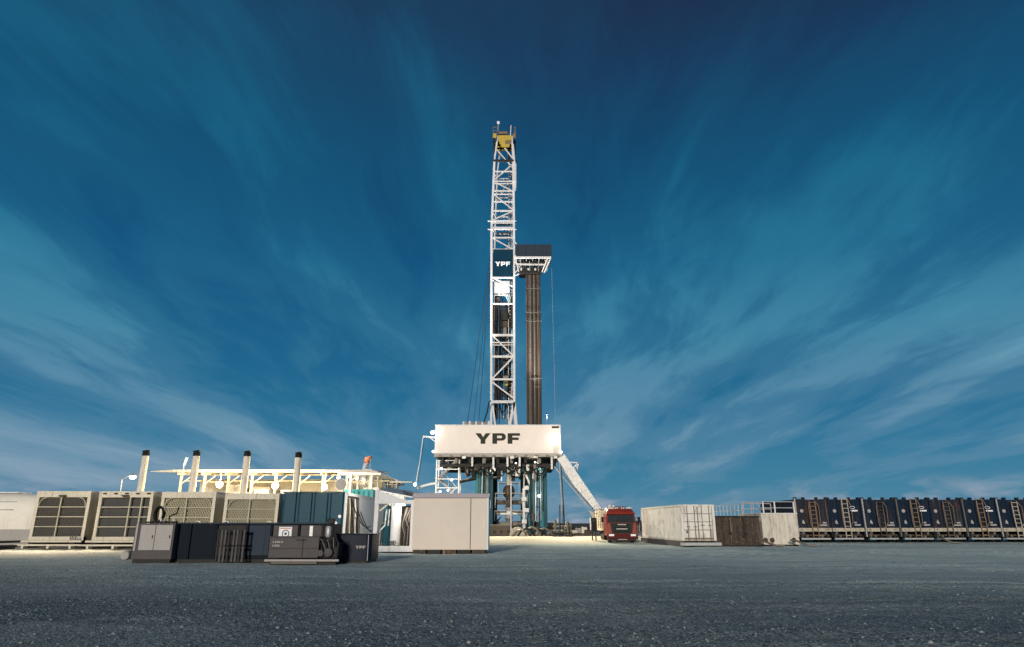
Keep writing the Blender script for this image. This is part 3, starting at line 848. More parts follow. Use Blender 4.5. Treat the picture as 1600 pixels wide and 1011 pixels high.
def teal_unit():
    D = 60.0
    a, b_ = at(538, 764.5, D), at(583, 764.5, D)
    t = thing('teal_container', 'teal-topped container standing beyond the white corrugated wall', 'container', (a.x, D, 0))
    block('shell', (a.x, D, .2), (b_.x - .05, D + 8, a.z), M_teal, t)
    block('base_rail', (a.x + .05, D - .05, .03), (b_.x - .1, D + 7.9, .196), M_dark, t)
    for k in range(6):
        x = a.x + .25 + k * .43
        block('rib', (x, D - .05, .25), (x + .16, D - .003, a.z - .12), M_teal, t)
teal_unit()
def process_skid():
    D = 39.6
    xl, xr = at(585, 842, D).x, at(646, 842, D).x
    t = thing('process_skid', 'open white steel skid with teal and silver vertical vessels beside the beige cabin', 'process skid', ((xl + xr) / 2, D, 0))
    block('base_beam', (xl - .1, D - .15, .08), (xr, D + .12, .38), M_white, t)
    block('base_deck', (xl, D + .12, .1), (xr, D + 4.5, .3), M_galv, t)
    zt = at(600, 787, D).z
    zl = at(585, 766, D).z
    block('post', (xl - .08, D - .1, .38), (xl + .12, D + .1, zl), M_white, t)
    block('post', (xr - .2, D - .1, .38), (xr, D + .1, zt), M_white, t)
    block('post', (xl - .08, D + 4.3, .3), (xl + .1, D + 4.5, zl), M_white, t)
    block('header', (xl + .12, D - .12, zt), (xr, D + .12, zt + .2), M_white, t)
    xm = at(632, 785, D).x
    m = MB(); m.prism([(xl + .125, zt + .205), (xm, zt + .205), (xm - .35, zt + .33), (xl + .125, zl - .02)], D - .06, D + .0); m.build('gable_plate', M_white, t)
    m = MB(); m.loft([[(xl + .125, D + .03, zl), (xr, D + .03, zt + .36), (xr, D + .03, zt + .3), (xl + .125, D + .03, zl - .08)], [(xl + .125, D + 4.4, zl + .35), (xr, D + 4.4, zt + .75), (xr, D + 4.4, zt + .67), (xl + .125, D + 4.4, zl + .27)]])
    m.build('sloped_roof', M_galv, t)
    for k in range(6):
        x = xl + 1.45 + k * .17; z = zt + .62 - .02 * k
        beam('roof_slat', (x, D + .4, z + .12 - k * .03), (x + .28, D + .3, z - .22 - k * .02), .06, .1, M_dark, t)
    # vessels
    for (px, r_, mat, z1, dy) in ((603.5, .24, M_tealD, 2.35, .9), (609.5, .2, M_teal, 2.3, 1.3), (617.5, .3, M_white, 2.55, .8)):
        x = at(px, 842, D + dy).x
        m = MB(); m.lathe((x, D + dy, .3), [(r_ * .6, 0), (r_, .12), (r_, z1 - .25), (r_ * .7, z1 - .08), (r_ * .15, z1)], 18); v = m.build('vessel', mat, t, smooth=True)
        rod('nozzle', (x, D + dy, z1 + .25), (x, D + dy, z1 + .45), .06, M_galv, v)
    for k in range(5):
        x = at(590 + k * 1.7, 842, D).x
        tube_obj('pipe', [(x, D + .5 + .2 * k, .4), (x, D + .5 + .2 * k, 1.2 + .3 * (k % 3)), (x + .25, D + .7, 1.5 + .3 * (k % 3)), (x + .3, D + .7, 2.4)], .045, (M_white, M_mid, M_teal, M_galv, M_dark)[k], t)
    for k in range(9):
        x = at(626 + k * 1.9, 842, D).x
        tube_obj('pipe', [(x, D + .6 + .15 * (k % 4), .35), (x + .05, D + .6, .9 + .13 * k), (x - .15, D + .8, 1.4 + .1 * (k % 5)), (x + .1, D + .9, 2.5)], .03 + .012 * (k % 3), (M_dark, M_mid, M_brown)[k % 3], t)
    beam('brace', (at(590, 842, D).x, D + .2, 2.3), (at(603, 842, D).x, D + .2, zt + .0), .07, .07, M_cream, t)
    for k in range(3):
        m = MB(); p = at(609 + 3.5 * k, 848, D + .3); rr = .1
        m.tube([(p.x + rr * math.cos(a), D + .28, p.z + rr * math.sin(a)) for a in [2 * math.pi * j / 10 for j in range(11)]], .02, 5); m.build('hand_wheel', M_dark, t)
    block('back_panel', (xl + .1, D + 4.2, .3), (xr, D + 4.29, zt), M_brown, t)
    l = at(625, 792, D); lm = block('lamp_tube', (l.x - .25, D + .3, zt - .1), (l.x + .25, D + .42, zt - .03), G_white, t)
    point('lamp_light', (l.x, D + .35, zt - .3), 45, COOL, t)
    w_ = block('added_wall_lamp', (xl - .3, D + 4.25, zl - .55), (xl - .085, D + 4.5, zl - .4), G_white, t)  # added lamp, brightens the ribbed tank's corrugated wall
    point('lamp_light', (xl - .55, D + 4.4, zl - .6), 260, COOL, t)
    point('lamp_light', (xl - .55, D + 1.0, zl - .3), 90, COOL, t)
    block('added_wall_lamp', (xl - .22, D + .9, zl - .2), (xl - .085, D + 1.1, zl - .08), G_white, t)  # second added lamp, nearer the front post
process_skid()

# ================================================================== FRONT ROW (about 30 m away)
def grey_cabinet():
    D = 29.7
    x0, x1 = gx(209, D), gx(271, D)
    t = thing('equipment_cabinet', 'squat grey-brown cabinet with two pale doors in front of the generators', 'cabinet', ((x0 + x1) / 2, D, 0))
    zt = 1.6
    block('body', (x0, D, .16), (x1, D + 2.2, zt), M_grey, t)
    block('skid', (x0 + .05, D + .05, 0), (x1 - .05, D + 2.1, .16), M_dark, t)
    xm = (x0 + x1) / 2 + .05
    for a, b_ in ((x0 + .26, xm - .01), (xm + .01, x1 - .07)):
        m = MB(); m.box((a, D - .035, .52), (b_, D - .003, 1.54)); d = m.build('door', M_greyL, t, bevel=.01)
        block('latch', (b_ - .1, D - .055, 1.0), (b_ - .06, D - .036, 1.12), M_dark, d)
    block('side_bar', (x0 + .05, D - .03, .5), (x0 + .13, D - .003, 1.58), M_greyL, t)
    rod('lifting_rail', (x0 + .3, D + .2, zt + .05), (x1 - .1, D + .2, zt + .05), .035, M_dark, t)
    for k, x in enumerate(np.linspace(x0 + .55, x1 - .1, 7)):
        rod('valve', (x, D + .3 + .1 * (k % 2), zt), (x, D + .3 + .1 * (k % 2), zt + .12 + .05 * (k % 3)), .045, (M_dark, M_mid, M_galv)[k % 3], t)
    p = Vector((x1 - .45, D + .3, zt))
    tube_obj('valve_arm', [p, p + Vector((0, 0, .28)), p + Vector((.12, 0, .36)), p + Vector((.28, 0, .40)), p + Vector((.36, 0, .68))], .035, M_dark, t)
    # roller beside the skid
    m = MB(); m.lathe((x0 - .42, D + .25, .30), [(.0, 0), (.17, .0), (.19, .03), (.19, .5), (.17, .53)], 18, 'Y'); m.build('roller', M_greyL, t, smooth=True)
    rod('roller_shaft', (x0 - .35, D + .6, .28), (x0 + .1, D + .6, .28), .1, M_dark, t, 12)
    # hose coil on top
    c = MB()
    cx = gx(236, D) + .02
    pts = [(cx + (.27 + .03 * math.sin(j * .37)) * math.cos(j * .42) * .72, D + .3 + .012 * (j % 12), 1.98 + (.30 + .03 * math.sin(j * .53)) * math.sin(j * .42)) for j in range(110)]
    c.tube(pts, .042, 5)
    o = c.build('hose_coil', M_rubber, None, smooth=True)
    tag(o, 'black hose coiled in an upright ring on top of the grey cabinet', 'hose')
    rod('coil_hook', (cx + .2, D + .35, zt), (cx + .2, D + .35, 2.3), .03, M_greyL, t)
grey_cabinet()
def long_tank():
    D = 30.1
    px = [272.5, 297, 338, 386, 424, 467, 512]
    xs = [gx(p, D) for p in px]
    t = thing('low_tank', 'long low navy-black tank with upright ribs between the grey cabinet and the pump skid', 'tank', ((xs[0] + xs[-1]) / 2, D, 0))
    zt = 1.58
    block('shell', (xs[0], D, .14), (xs[-1], D + 2.3, zt), M_navy, t)
    for i, x in enumerate(xs[1:-1]):
        block('rib', (x - .04, D - .09, .16), (x + .04, D - .003, zt - .02), M_navy, t)
    for i in range(len(xs) - 1):
        mat = (M_navy, M_navy, M_dark, M_slate, M_grey, M_grey)[i]
        block('panel', (xs[i] + .07, D - .04, .3), (xs[i + 1] - .07, D - .004, zt - .06), mat, t)
    block('top_rail', (xs[0], D - .1, zt + .003), (xs[-1], D + .08, zt + .06), M_slate, t)
    block('skid', (xs[0] + .1, D + .02, 0), (xs[-1] - .1, D + 2.2, .138), M_dark, t)
    sgn = MB(); a, b_ = gx(435.5, D), gx(455.5, D); sgn.box((a, D - .06, .98), (b_, D - .043, 1.46)); s = sgn.build('notice_plate', M_ltr, t)
    r_ = MB(); cx, cz = (a + b_) / 2 + .02, 1.18
    r_.tube([(cx + .14 * math.cos(k * math.pi / 9), D - .072, cz + .15 * math.sin(k * math.pi / 9)) for k in range(19)], .016, 5); r_.build('ring_mark', M_grey, s)
    r_ = MB(); r_.lathe((cx, D - .075, cz), [(.055, 0), (.055, .012)], 12, 'Y'); r_.build('dot_mark', M_grey, s)
    block('red_mark', (a + .04, D - .072, 1.385), (b_ - .04, D - .062, 1.42), M_orange, s)
    block('pale_strip', (gx(483.5, D), D - .075, .85), (gx(488.5, D), D - .045, 1.5), M_galv, t)
    block('hatch', (xs[1] + .5, D + .6, zt + .004), (xs[1] + 1.2, D + 1.3, zt + .05), M_navy, t)
    for px_ in (300, 345, 412):
        m = MB(); x = gx(px_, D); m.tube([(x, D + .1, zt + .055), (x + .05, D + .1, zt + .11), (x + .17, D + .1, zt + .11), (x + .22, D + .1, zt + .055)], .018, 5); m.build('lifting_lug', M_galv, t)
long_tank()
def pallets():
    D = 29.55
    n = 0
    for j, (pl, pr) in enumerate(((338.5, 361), (363, 384.5))):
        for i in range(2):
            z0 = .06 + i * .66; z1 = z0 + .62
            a, b_ = gx(pl, D), gx(pr, D)
            t = thing('rack_panel', '%s black slatted rack panel %s leaning on the low navy tank' % (('upper', 'lower')[1 - i], ('nearer the grey cabinet', 'nearer the pump skid')[j]), 'rack', ((a + b_) / 2, D, z0), 'slatted rack panels')
            dy = .10 * (1 - i)
            for k in range(4):
                x = a + (b_ - a) * (k + .5) / 4
                beam('slat', (x, D - .03, z0), (x, D - .03, z1), .075, .05, M_grey if (k + j) % 3 else M_dark, t)
            for z in (z0 + .05, z1 - .05):
                block('cross_rail', (a, D - .003, z - .05), (b_, D + .05, z + .05), M_dark, t)
pallets()
def pump_skid():
    D = 28.6
    x0, x1, xe = gx(421.5, D), gx(499, D), gx(531, D)
    t = thing('pump_skid', 'grey-brown engine pump skid with faded lettering in front of the low tank', 'pump', ((x0 + xe) / 2, D, 0))
    zt = at(460, 840, D).z
    m = MB(); m.box((x0, D, .26), (x1, D + 1.1, zt)); m.build('fuel_box', M_grey, t, bevel=.02)
    for i, (a, b_) in enumerate(((.12, .23), (.36, .47))):
        pass
    block('lid', (x0 - .02, D - .02, zt + .003), (x1 + .02, D + 1.1, zt + .04), M_grey, t)
    block('panel_seam', (x0 + 1.36, D - .015, .28), (x0 + 1.39, D - .003, zt - .02), M_dark, t)
    for z in (.62,):
        block('panel_seam', (x0 + .02, D - .014, z), (x1 - .03, D - .003, z + .018), M_dark, t)
    # faded unreadable stencils, as in the photograph
    for z, n_, w in ((.84, 5, .07), (.70, 4, .065)):
        for k in range(n_):
            x = x0 + .14 + k * (w + .018)
            m = MB(); m.box((x, D - .012, z), (x + w * (.55 + .45 * ((k * 7) % 3) / 2), D - .003, z + .075)); m.build('stencil_mark', M_greyL, t)
    for k in range(6):
        x = x0 + 1.1 + k * .07
        m = MB(); m.box((x, D - .012, .92), (x + .045, D - .003, .99)); m.build('stencil_mark', M_dark, t)
    # skid frame
    for z, y, mat in ((.17, D - .12, M_greyL), (.07, D - .06, M_mid)):
        rod('skid_rail', (x0 - .08 + (.25 if z < .1 else 0), y, z), (xe + .05 - (.9 if z < .1 else 0), y, z), .05, mat, t, 12)
    block('skid_base', (x0 + .1, D - .02, .0), (xe - .1, D + 1.2, .2), M_dark, t)
    # engine
    xm = gx(513, D)
    m = MB(); m.box((x1 + .05, D + .1, .25), (xe - .05, D + .95, .86)); m.build('engine_block', M_dark, t, bevel=.04)
    m = MB(); m.box((x1 + .1, D + .2, .863), (xe - .25, D + .7, 1.06)); m.build('rocker_cover', M_dark, t, bevel=.03)
    m = MB(); m.lathe((xm + .05, D - .08, .47), [(.0, 0), (.13, .0), (.17, .03), (.17, .17)], 16, 'Y'); m.build('flywheel_housing', M_grey, t, smooth=True)
    m = MB(); m.lathe((xm - .28, D - .02, .44), [(.12, 0), (.14, .03), (.14, .11)], 14, 'Y'); m.build('pulley', M_grey, t, smooth=True)
    m = MB(); m.lathe((xm - .1, D + .35, 1.06), [(.1, 0), (.12, .05), (.12, .38), (.07, .44)], 14); m.build('air_filter', M_galv, t, smooth=True)
    m = MB(); m.lathe((xm - .32, D + .3, 1.06), [(.07, 0), (.07, .42), (.1, .45), (.1, .5)], 12); m.build('exhaust_pipe', M_dark, t, smooth=True)
    tube_obj('exhaust_elbow', [(xm + .05, D + .4, 1.05), (xm + .05, D + .4, 1.58), (xm + .0, D + .35, 1.72), (xm - .18, D + .3, 1.75)], .055, M_dark, t, 8)
    m = MB(); m.prism([(xm - .12, 1.55), (xm + .12, 1.6), (xm + .12, 1.78), (xm - .08, 1.82), (xm - .14, 1.7)], D + .25, D + .5); m.build('turbo_housing', M_dark, t, bevel=.03)
    for k in range(7):
        p = Vector((x1 - .1 + .13 * k, D + .05, .95 + .05 * (k % 3))); q = Vector((x1 + .25 + .07 * k, D - .02 + .05 * (k % 2), .35 + .06 * k))
        tube_obj('hose', arc(p, q, -.12, 8), .025, (M_rubber, M_mid)[k % 2], t)
    tube_obj('guard_rail', [(xe - .1, D - .05, .2), (xe - .02, D - .05, .8), (xe - .15, D - .05, 1.05), (xe - .4, D - .05, 1.1)], .03, M_dark, t)
pump_skid()
def navy_bin():
    D = 29.7
    x0, x1 = gx(524, D), gx(580.5, D)
    t = thing('navy_bin', 'glossy navy-black bin with white lettering at the end of the front row', 'bin', ((x0 + x1) / 2, D, 0))
    zt = at(550, 836, D).z
    def ring(z, k=0):
        r_ = .22; pts = []
        cx0, cx1, cy0, cy1 = x0 + r_, x1 - r_, D + r_, D + 1.9 - r_
        for (cx, cy, a0) in ((cx1, cy0, -90), (cx1, cy1, 0), (cx0, cy1, 90), (cx0, cy0, 180)):
            for j in range(6):
                a = R(a0 + 18 * j); pts.append((cx + (r_ + k) * math.cos(a), cy + (r_ + k) * math.sin(a), z))
        return pts
    m = MB(); m.loft([ring(.12), ring(zt)]); m.build('shell', paint('gloss_navy', (.006, .012, .028), .38, dirt=.12, streak=.2, dirtcol=(.03, .03, .035), spec=.1, bump=.05), t, smooth=True)
    m = MB(); m.loft([ring(zt + .002, .03), ring(zt + .05, .03)]); m.build('rim', M_navy, t)
    m = MB(); m.loft([ring(0, -.06), ring(.118, -.06)]); m.build('base', M_dark, t)
    letters(gx(556.5, D), .58, gx(572, D) - gx(556.5, D), .12, D - .002, t, M_greyL, .012)
    block('edge_strip', (x1 - .14, D - .03, .1), (x1 - .11, D + .02, zt), M_greyL, t)
    m = MB(); p = at(530, 853, D); m.lathe((p.x, D - .02, p.z), [(.05, 0), (.05, .03)], 10, 'Y'); m.build('round_decal', M_greyL, t)
navy_bin()

# ================================================================== BEIGE CABIN
def cabin():
    D = 38.6
    x0, x1 = gx(644, D), gx(762.5, D)
    t = thing('site_cabin', 'plain beige site cabin with one narrow door panel below the rig', 'cabin', ((x0 + x1) / 2, D, 0))
    zt = at(700, 778, D).z; zr = at(700, 771.5, D).z
    z0 = .22
    xd = gx(735, D)
    m = MB(); m.box((x0, D, z0), (x1, D + 2.6, zt)); m.build('wall', M_shack, t)
    n = 2
    edges = list(np.linspace(x0 + .02, xd - .03, n + 1))
    for i in range(n):
        m = MB(); m.box((edges[i] + .001, D - .022, z0 + .03), (edges[i + 1] - .001, D - .003, zt - .02)); m.build('panel', M_shack, t)
    m = MB(); m.box((xd + .02, D - .025, z0 + .04), (x1 - .1, D - .003, zt - .05)); d = m.build('door', M_shack, t, bevel=.006)
    block('handle', (x1 - .22, D - .07, 1.45), (x1 - .17, D - .026, 1.75), M_galv, d)
    block('door_gap', (xd - .02, D - .012, z0 + .03), (xd + .012, D - .003, zt - .03), M_dark, t)
    m = MB(); m.prism([(x0 - .1, zt + .003), (x1 + .04, zt + .003), (x1 + .1, zr), (x0 - .02, zr + .03)], D - .12, D + 2.75); m.build('roof', M_fascia, t)
    block('corner_trim', (x1 - .09, D - .05, z0), (x1 + .02, D - .002, zt), M_white, t)
    block('junction_box', (x1 + .003, D + .3, zt - .55), (x1 + .12, D + .7, zt - .1), M_white, t)
    for k in range(5):
        a = x0 + .05 + (x1 - x0 - .1) * k / 5
        block('skid_beam', (a, D + .05 - .03 * (k % 2), .0), (a + (x1 - x0) / 5 - .12, D + 2.4, .2), M_dark if k % 2 else M_brown, t)
cabin()

# ================================================================== RIGHT SIDE
def white_container():
    D0 = 50.0
    a = Vector((gx(1066.5, D0), D0, 0)); b_ = Vector((gx(1119, D0), D0 + .05, 0))
    c = Vector((gx(1004.5, 61.8), 61.8, 0))
    t = thing('shipping_container', 'dirty white shipping container on a skid beside the red truck', 'container', a)
    yd = (c - a); Ln = yd.length; ang = math.atan2(-yd.x, yd.y)
    Mx = Matrix.Translation(a) @ Matrix.Rotation(ang, 4, 'Z')
    w = 2.45
    def pl(m, name, mat, parent=t, **k):
        m.v = [tuple(Mx @ Vector(v)) for v in m.v]
        return m.build(name, mat, parent, **k)
    z0, z1 = .42, 2.9
    m = MB(); m.box((.05, .1, z0 + .02), (w - .05, Ln, z1 - .02)); pl(m, 'shell', M_cont)
    # corrugated side facing the yard
    pts = []; y = .3
    while y < Ln - .35:
        pts += [(.045, y), (.0, y + .06), (.0, y + .17), (.045, y + .23)]; y += .29
    m = MB(); m.loft([[(x, yy, z0 + .12) for x, yy in pts], [(x, yy, z1 - .12) for x, yy in pts]], cap=False, closed=False); pl(m, 'corrugated_side', M_cont)
    for x in (0, w - .14):
        m = MB(); m.box((x - .02, -.02, z0), (x + .16, .16, z1)); pl(m, 'corner_post', M_cont)
    for x in (-.02,):
        m = MB(); m.box((x, Ln - .16, z0), (x + .16, Ln + .02, z1)); pl(m, 'corner_post', M_cont)
    m = MB(); m.box((-.03, .165, z1 - .12), (.1, Ln - .165, z1 + .02)); pl(m, 'top_rail', M_cont)
    m = MB(); m.box((-.03, .165, z0 - .02), (.1, Ln - .165, z0 + .12)); pl(m, 'bottom_rail', M_cont)
    m = MB(); m.box((.145, -.03, z1 - .13), (w - .165, .1, z1 + .02)); pl(m, 'header', M_cont)
    m = MB(); m.box((.145, -.03, z0 - .02), (w - .165, .1, z0 + .1)); pl(m, 'sill', M_band)
    for i in range(2):
        xa = .15 + i * 1.075; xb = xa + 1.06
        m = MB(); m.box((xa, .02, z0 + .105), (xb, .095, z1 - .135)); d = pl(m, 'door', M_doorgap)
        for k in range(4):
            zz = z0 + .2 + k * .56
            m = MB(); m.box((xa + .03, -.005, zz), (xb - .03, .017, zz + .515)); pl(m, 'door_panel', M_cont, d)
        for k in (.28, .78):
            xx = xa + k * 1.06
            m = MB(); m.tube([(xx, -.035, z0 + .03), (xx, -.035, z1 - .05)], .028, 8); pl(m, 'lock_rod', M_mid, d, smooth=True)
            m = MB(); m.box((xx - .12, -.055, 1.35 + .1 * i), (xx + .15, -.025, 1.40 + .1 * i)); pl(m, 'lock_handle', M_mid, d)
    m = MB(); m.lathe((.38, -.02, 1.02), [(.1, 0), (.1, .014)], 12, 'Y'); pl(m, 'round_decal', M_mid)
    # skid
    m = MB(); m.box((-.2, -.35, .1), (w + .25, .0, .30)); pl(m, 'skid_end', M_galv)
    for x in (-.12, w - .1):
        m = MB(); m.box((x, .0, .02), (x + .22, Ln + .3, .395)); pl(m, 'skid_runner', M_grey)
    for k in range(8):
        y = .6 + k * (Ln - 1) / 7
        m = MB(); m.box((.105, y, .1), (w - .105, y + .15, .39)); pl(m, 'skid_cross', M_dark)
white_container()

def brown_tank():
    D = 51.0
    x0, x1 = gx(1119.5, D), gx(1190, D)
    t = thing('rusted_tank', 'dark brown rust-streaked open tank beside the white container', 'tank', ((x0 + x1) / 2, D, 0))
    zt = at(1150, 806, D).z
    m = MB(); m.box((x0 + .05, D + .05, .1), (x1 - .05, D + 6, zt - .1)); m.build('shell', M_brown, t)
    n = 6
    for i in range(n):
        a = x0 + (x1 - x0) * i / n; b_ = x0 + (x1 - x0) * (i + 1) / n
        m = MB(); m.loft([[(a + .02, D + .048, .14), (a + .1, D - .03, .14), (b_ - .1, D - .03, .14), (b_ - .02, D + .048, .14)], [(a + .02, D + .048, zt - .12), (a + .1, D - .03, zt - .12), (b_ - .1, D - .03, zt - .12), (b_ - .02, D + .048, zt - .12)]]); m.build('panel', M_brown, t)
    block('rim', (x0, D - .06, zt - .1), (x1, D + .1, zt), M_dark, t)
    block('rim', (x0, D + .1, zt - .1), (x0 + .14, D + 6, zt), M_dark, t)
    for px_, z0_, z1_ in ((1141, 1.0, 1.85), (1163, .75, 2.0)):
        x = gx(px_, D); rod('drain_pipe', (x, D - .1, z0_), (x, D - .1, z1_), .05, M_dark, t)
        block('valve_box', (x - .1, D - .16, z0_ - .18), (x + .12, D - .04, z0_), M_dark, t)
    beam('lever', (gx(1160, D), D - .12, 1.3), (gx(1167, D), D - .15, .85), .05, .05, M_dark, t)
    block('skid', (x0 + .1, D - .02, 0), (x1, D + 5.9, .1), M_dark, t)
brown_tank()

def railing(name, label, pts, z0, z1, mat, posts, cat='railing', group=None, r_=.035):
    t = thing(name, label, cat, (pts[0][0], pts[0][1], z0), group)
    a, b_ = Vector((*pts[0], 0)), Vector((*pts[1], 0))
    for k in range(posts + 1):
        p = a.lerp(b_, k / posts)
        rod('post', (p.x, p.y, z0), (p.x, p.y, z1), r_ * 1.15, mat, t)
    for z in (z1, z0 + (z1 - z0) * .55, z0 + .1):
        rod('rail', (a.x, a.y, z), (b_.x, b_.y, z), r_, mat, t)
    return t
def beige_tank():
    D = 52.0
    x0, x1 = gx(1193, D), gx(1249, D)
    t = thing('beige_tank', 'plain beige panelled tank between the rusted tank and the navy tanks', 'tank', ((x0 + x1) / 2, D, 0))
    zt = at(1220, 803, D).z
    m = MB(); m.box((x0, D + .05, .1), (x1, D + 5, zt)); m.build('shell', M_beige, t)
    for i in range(4):
        a = x0 + (x1 - x0) * i / 4; b_ = x0 + (x1 - x0) * (i + 1) / 4
        m = MB(); m.box((a + .012, D + .0, .15), (b_ - .012, D + .047, zt - .01)); m.build('panel', M_beige, t)
    block('deck', (x0 - .05, D - .04, zt + .003), (x1 + .05, D + 5, zt + .07), M_white, t)
    block('skid', (x0 + .1, D + .02, 0), (x1 - .1, D + 4.9, .1), M_dark, t)
    zr = at(1220, 784, D).z
    for k, px_ in enumerate((1193, 1211, 1241)):
        x = at(px_, 795, D).x
        beam('rail_post', (x, D + .05, zt + .07), (x, D + .05, zr), .09, .07, M_white, t)
        beam('rail_post', (x, D + 4.7, zt + .07), (x, D + 4.7, zr), .06, .06, M_rail, t)
    xa, xb = at(1190, 795, D).x, at(1241, 795, D).x
    for z in (zr, (zr + zt) / 2):
        for y in (D + .05, D + 4.7):
            rod('handrail', (xa, y, z), (xb, y, z), .035, M_rail, t)
    for px_ in (1196, 1206, 1240):
        p = at(px_, 844, D); m = MB(); m.lathe((p.x, D - .12, p.z), [(.1, 0), (.18, .04), (.14, .12)], 12, 'Y'); m.build('flange', M_brown, t, smooth=True)
beige_tank()
Dr = 54.0
railing('railing', 'thin white railing above the rusted tank, nearer the white container', [(gx(1118, Dr + 4), Dr + 4), (gx(1164, Dr), Dr)], 2.05, 3.0, M_galv, 8, group='railings over the tanks', r_=.024)
railing('railing', 'white railing with stout posts between rusted tank and beige tank', [(gx(1166, Dr), Dr), (gx(1191, Dr), Dr)], 2.05, 3.2, M_rail, 2, group='railings over the tanks', r_=.04)
tw = thing('walkway', 'grey grated walkway behind the rusted tank carrying the white railings', 'walkway', (gx(1150, Dr), Dr + 1, 0))
block('deck', (gx(1118, Dr), Dr, 1.93), (gx(1191, Dr), Dr + 4.5, 2.04), M_galv, tw)
for px_ in (1122, 1150, 1186):
    block('leg', (gx(px_, Dr), Dr + 2, 0), (gx(px_, Dr) + .12, Dr + 2.12, 1.93), M_galv, tw)
for i, (pa, pb) in enumerate(((1186, 1208), (1238, 1259), (1469, 1482))):
    D = 50.8 if i < 2 else 58.5
    a, b_ = Vector((gx(pa, D), D + .4, .42)), Vector((gx(pb, D), D - .5, .06))
    o = tube_obj('suction_hose', [a, a.lerp(b_, .3) + Vector((0, 0, .1)), a.lerp(b_, .65) + Vector((0, -.2, .02)), b_ + Vector((0, 0, .03)), b_ + Vector((.5, -.2, 0))], .07, M_mid, None, 8)
    tag(o, ['worn grey hose curving out between rusted and beige tanks', 'worn grey hose curving out between the beige tank and the first navy tank', 'worn grey hose lying in front of the navy tank row'][i], 'hose', 'suction hoses')

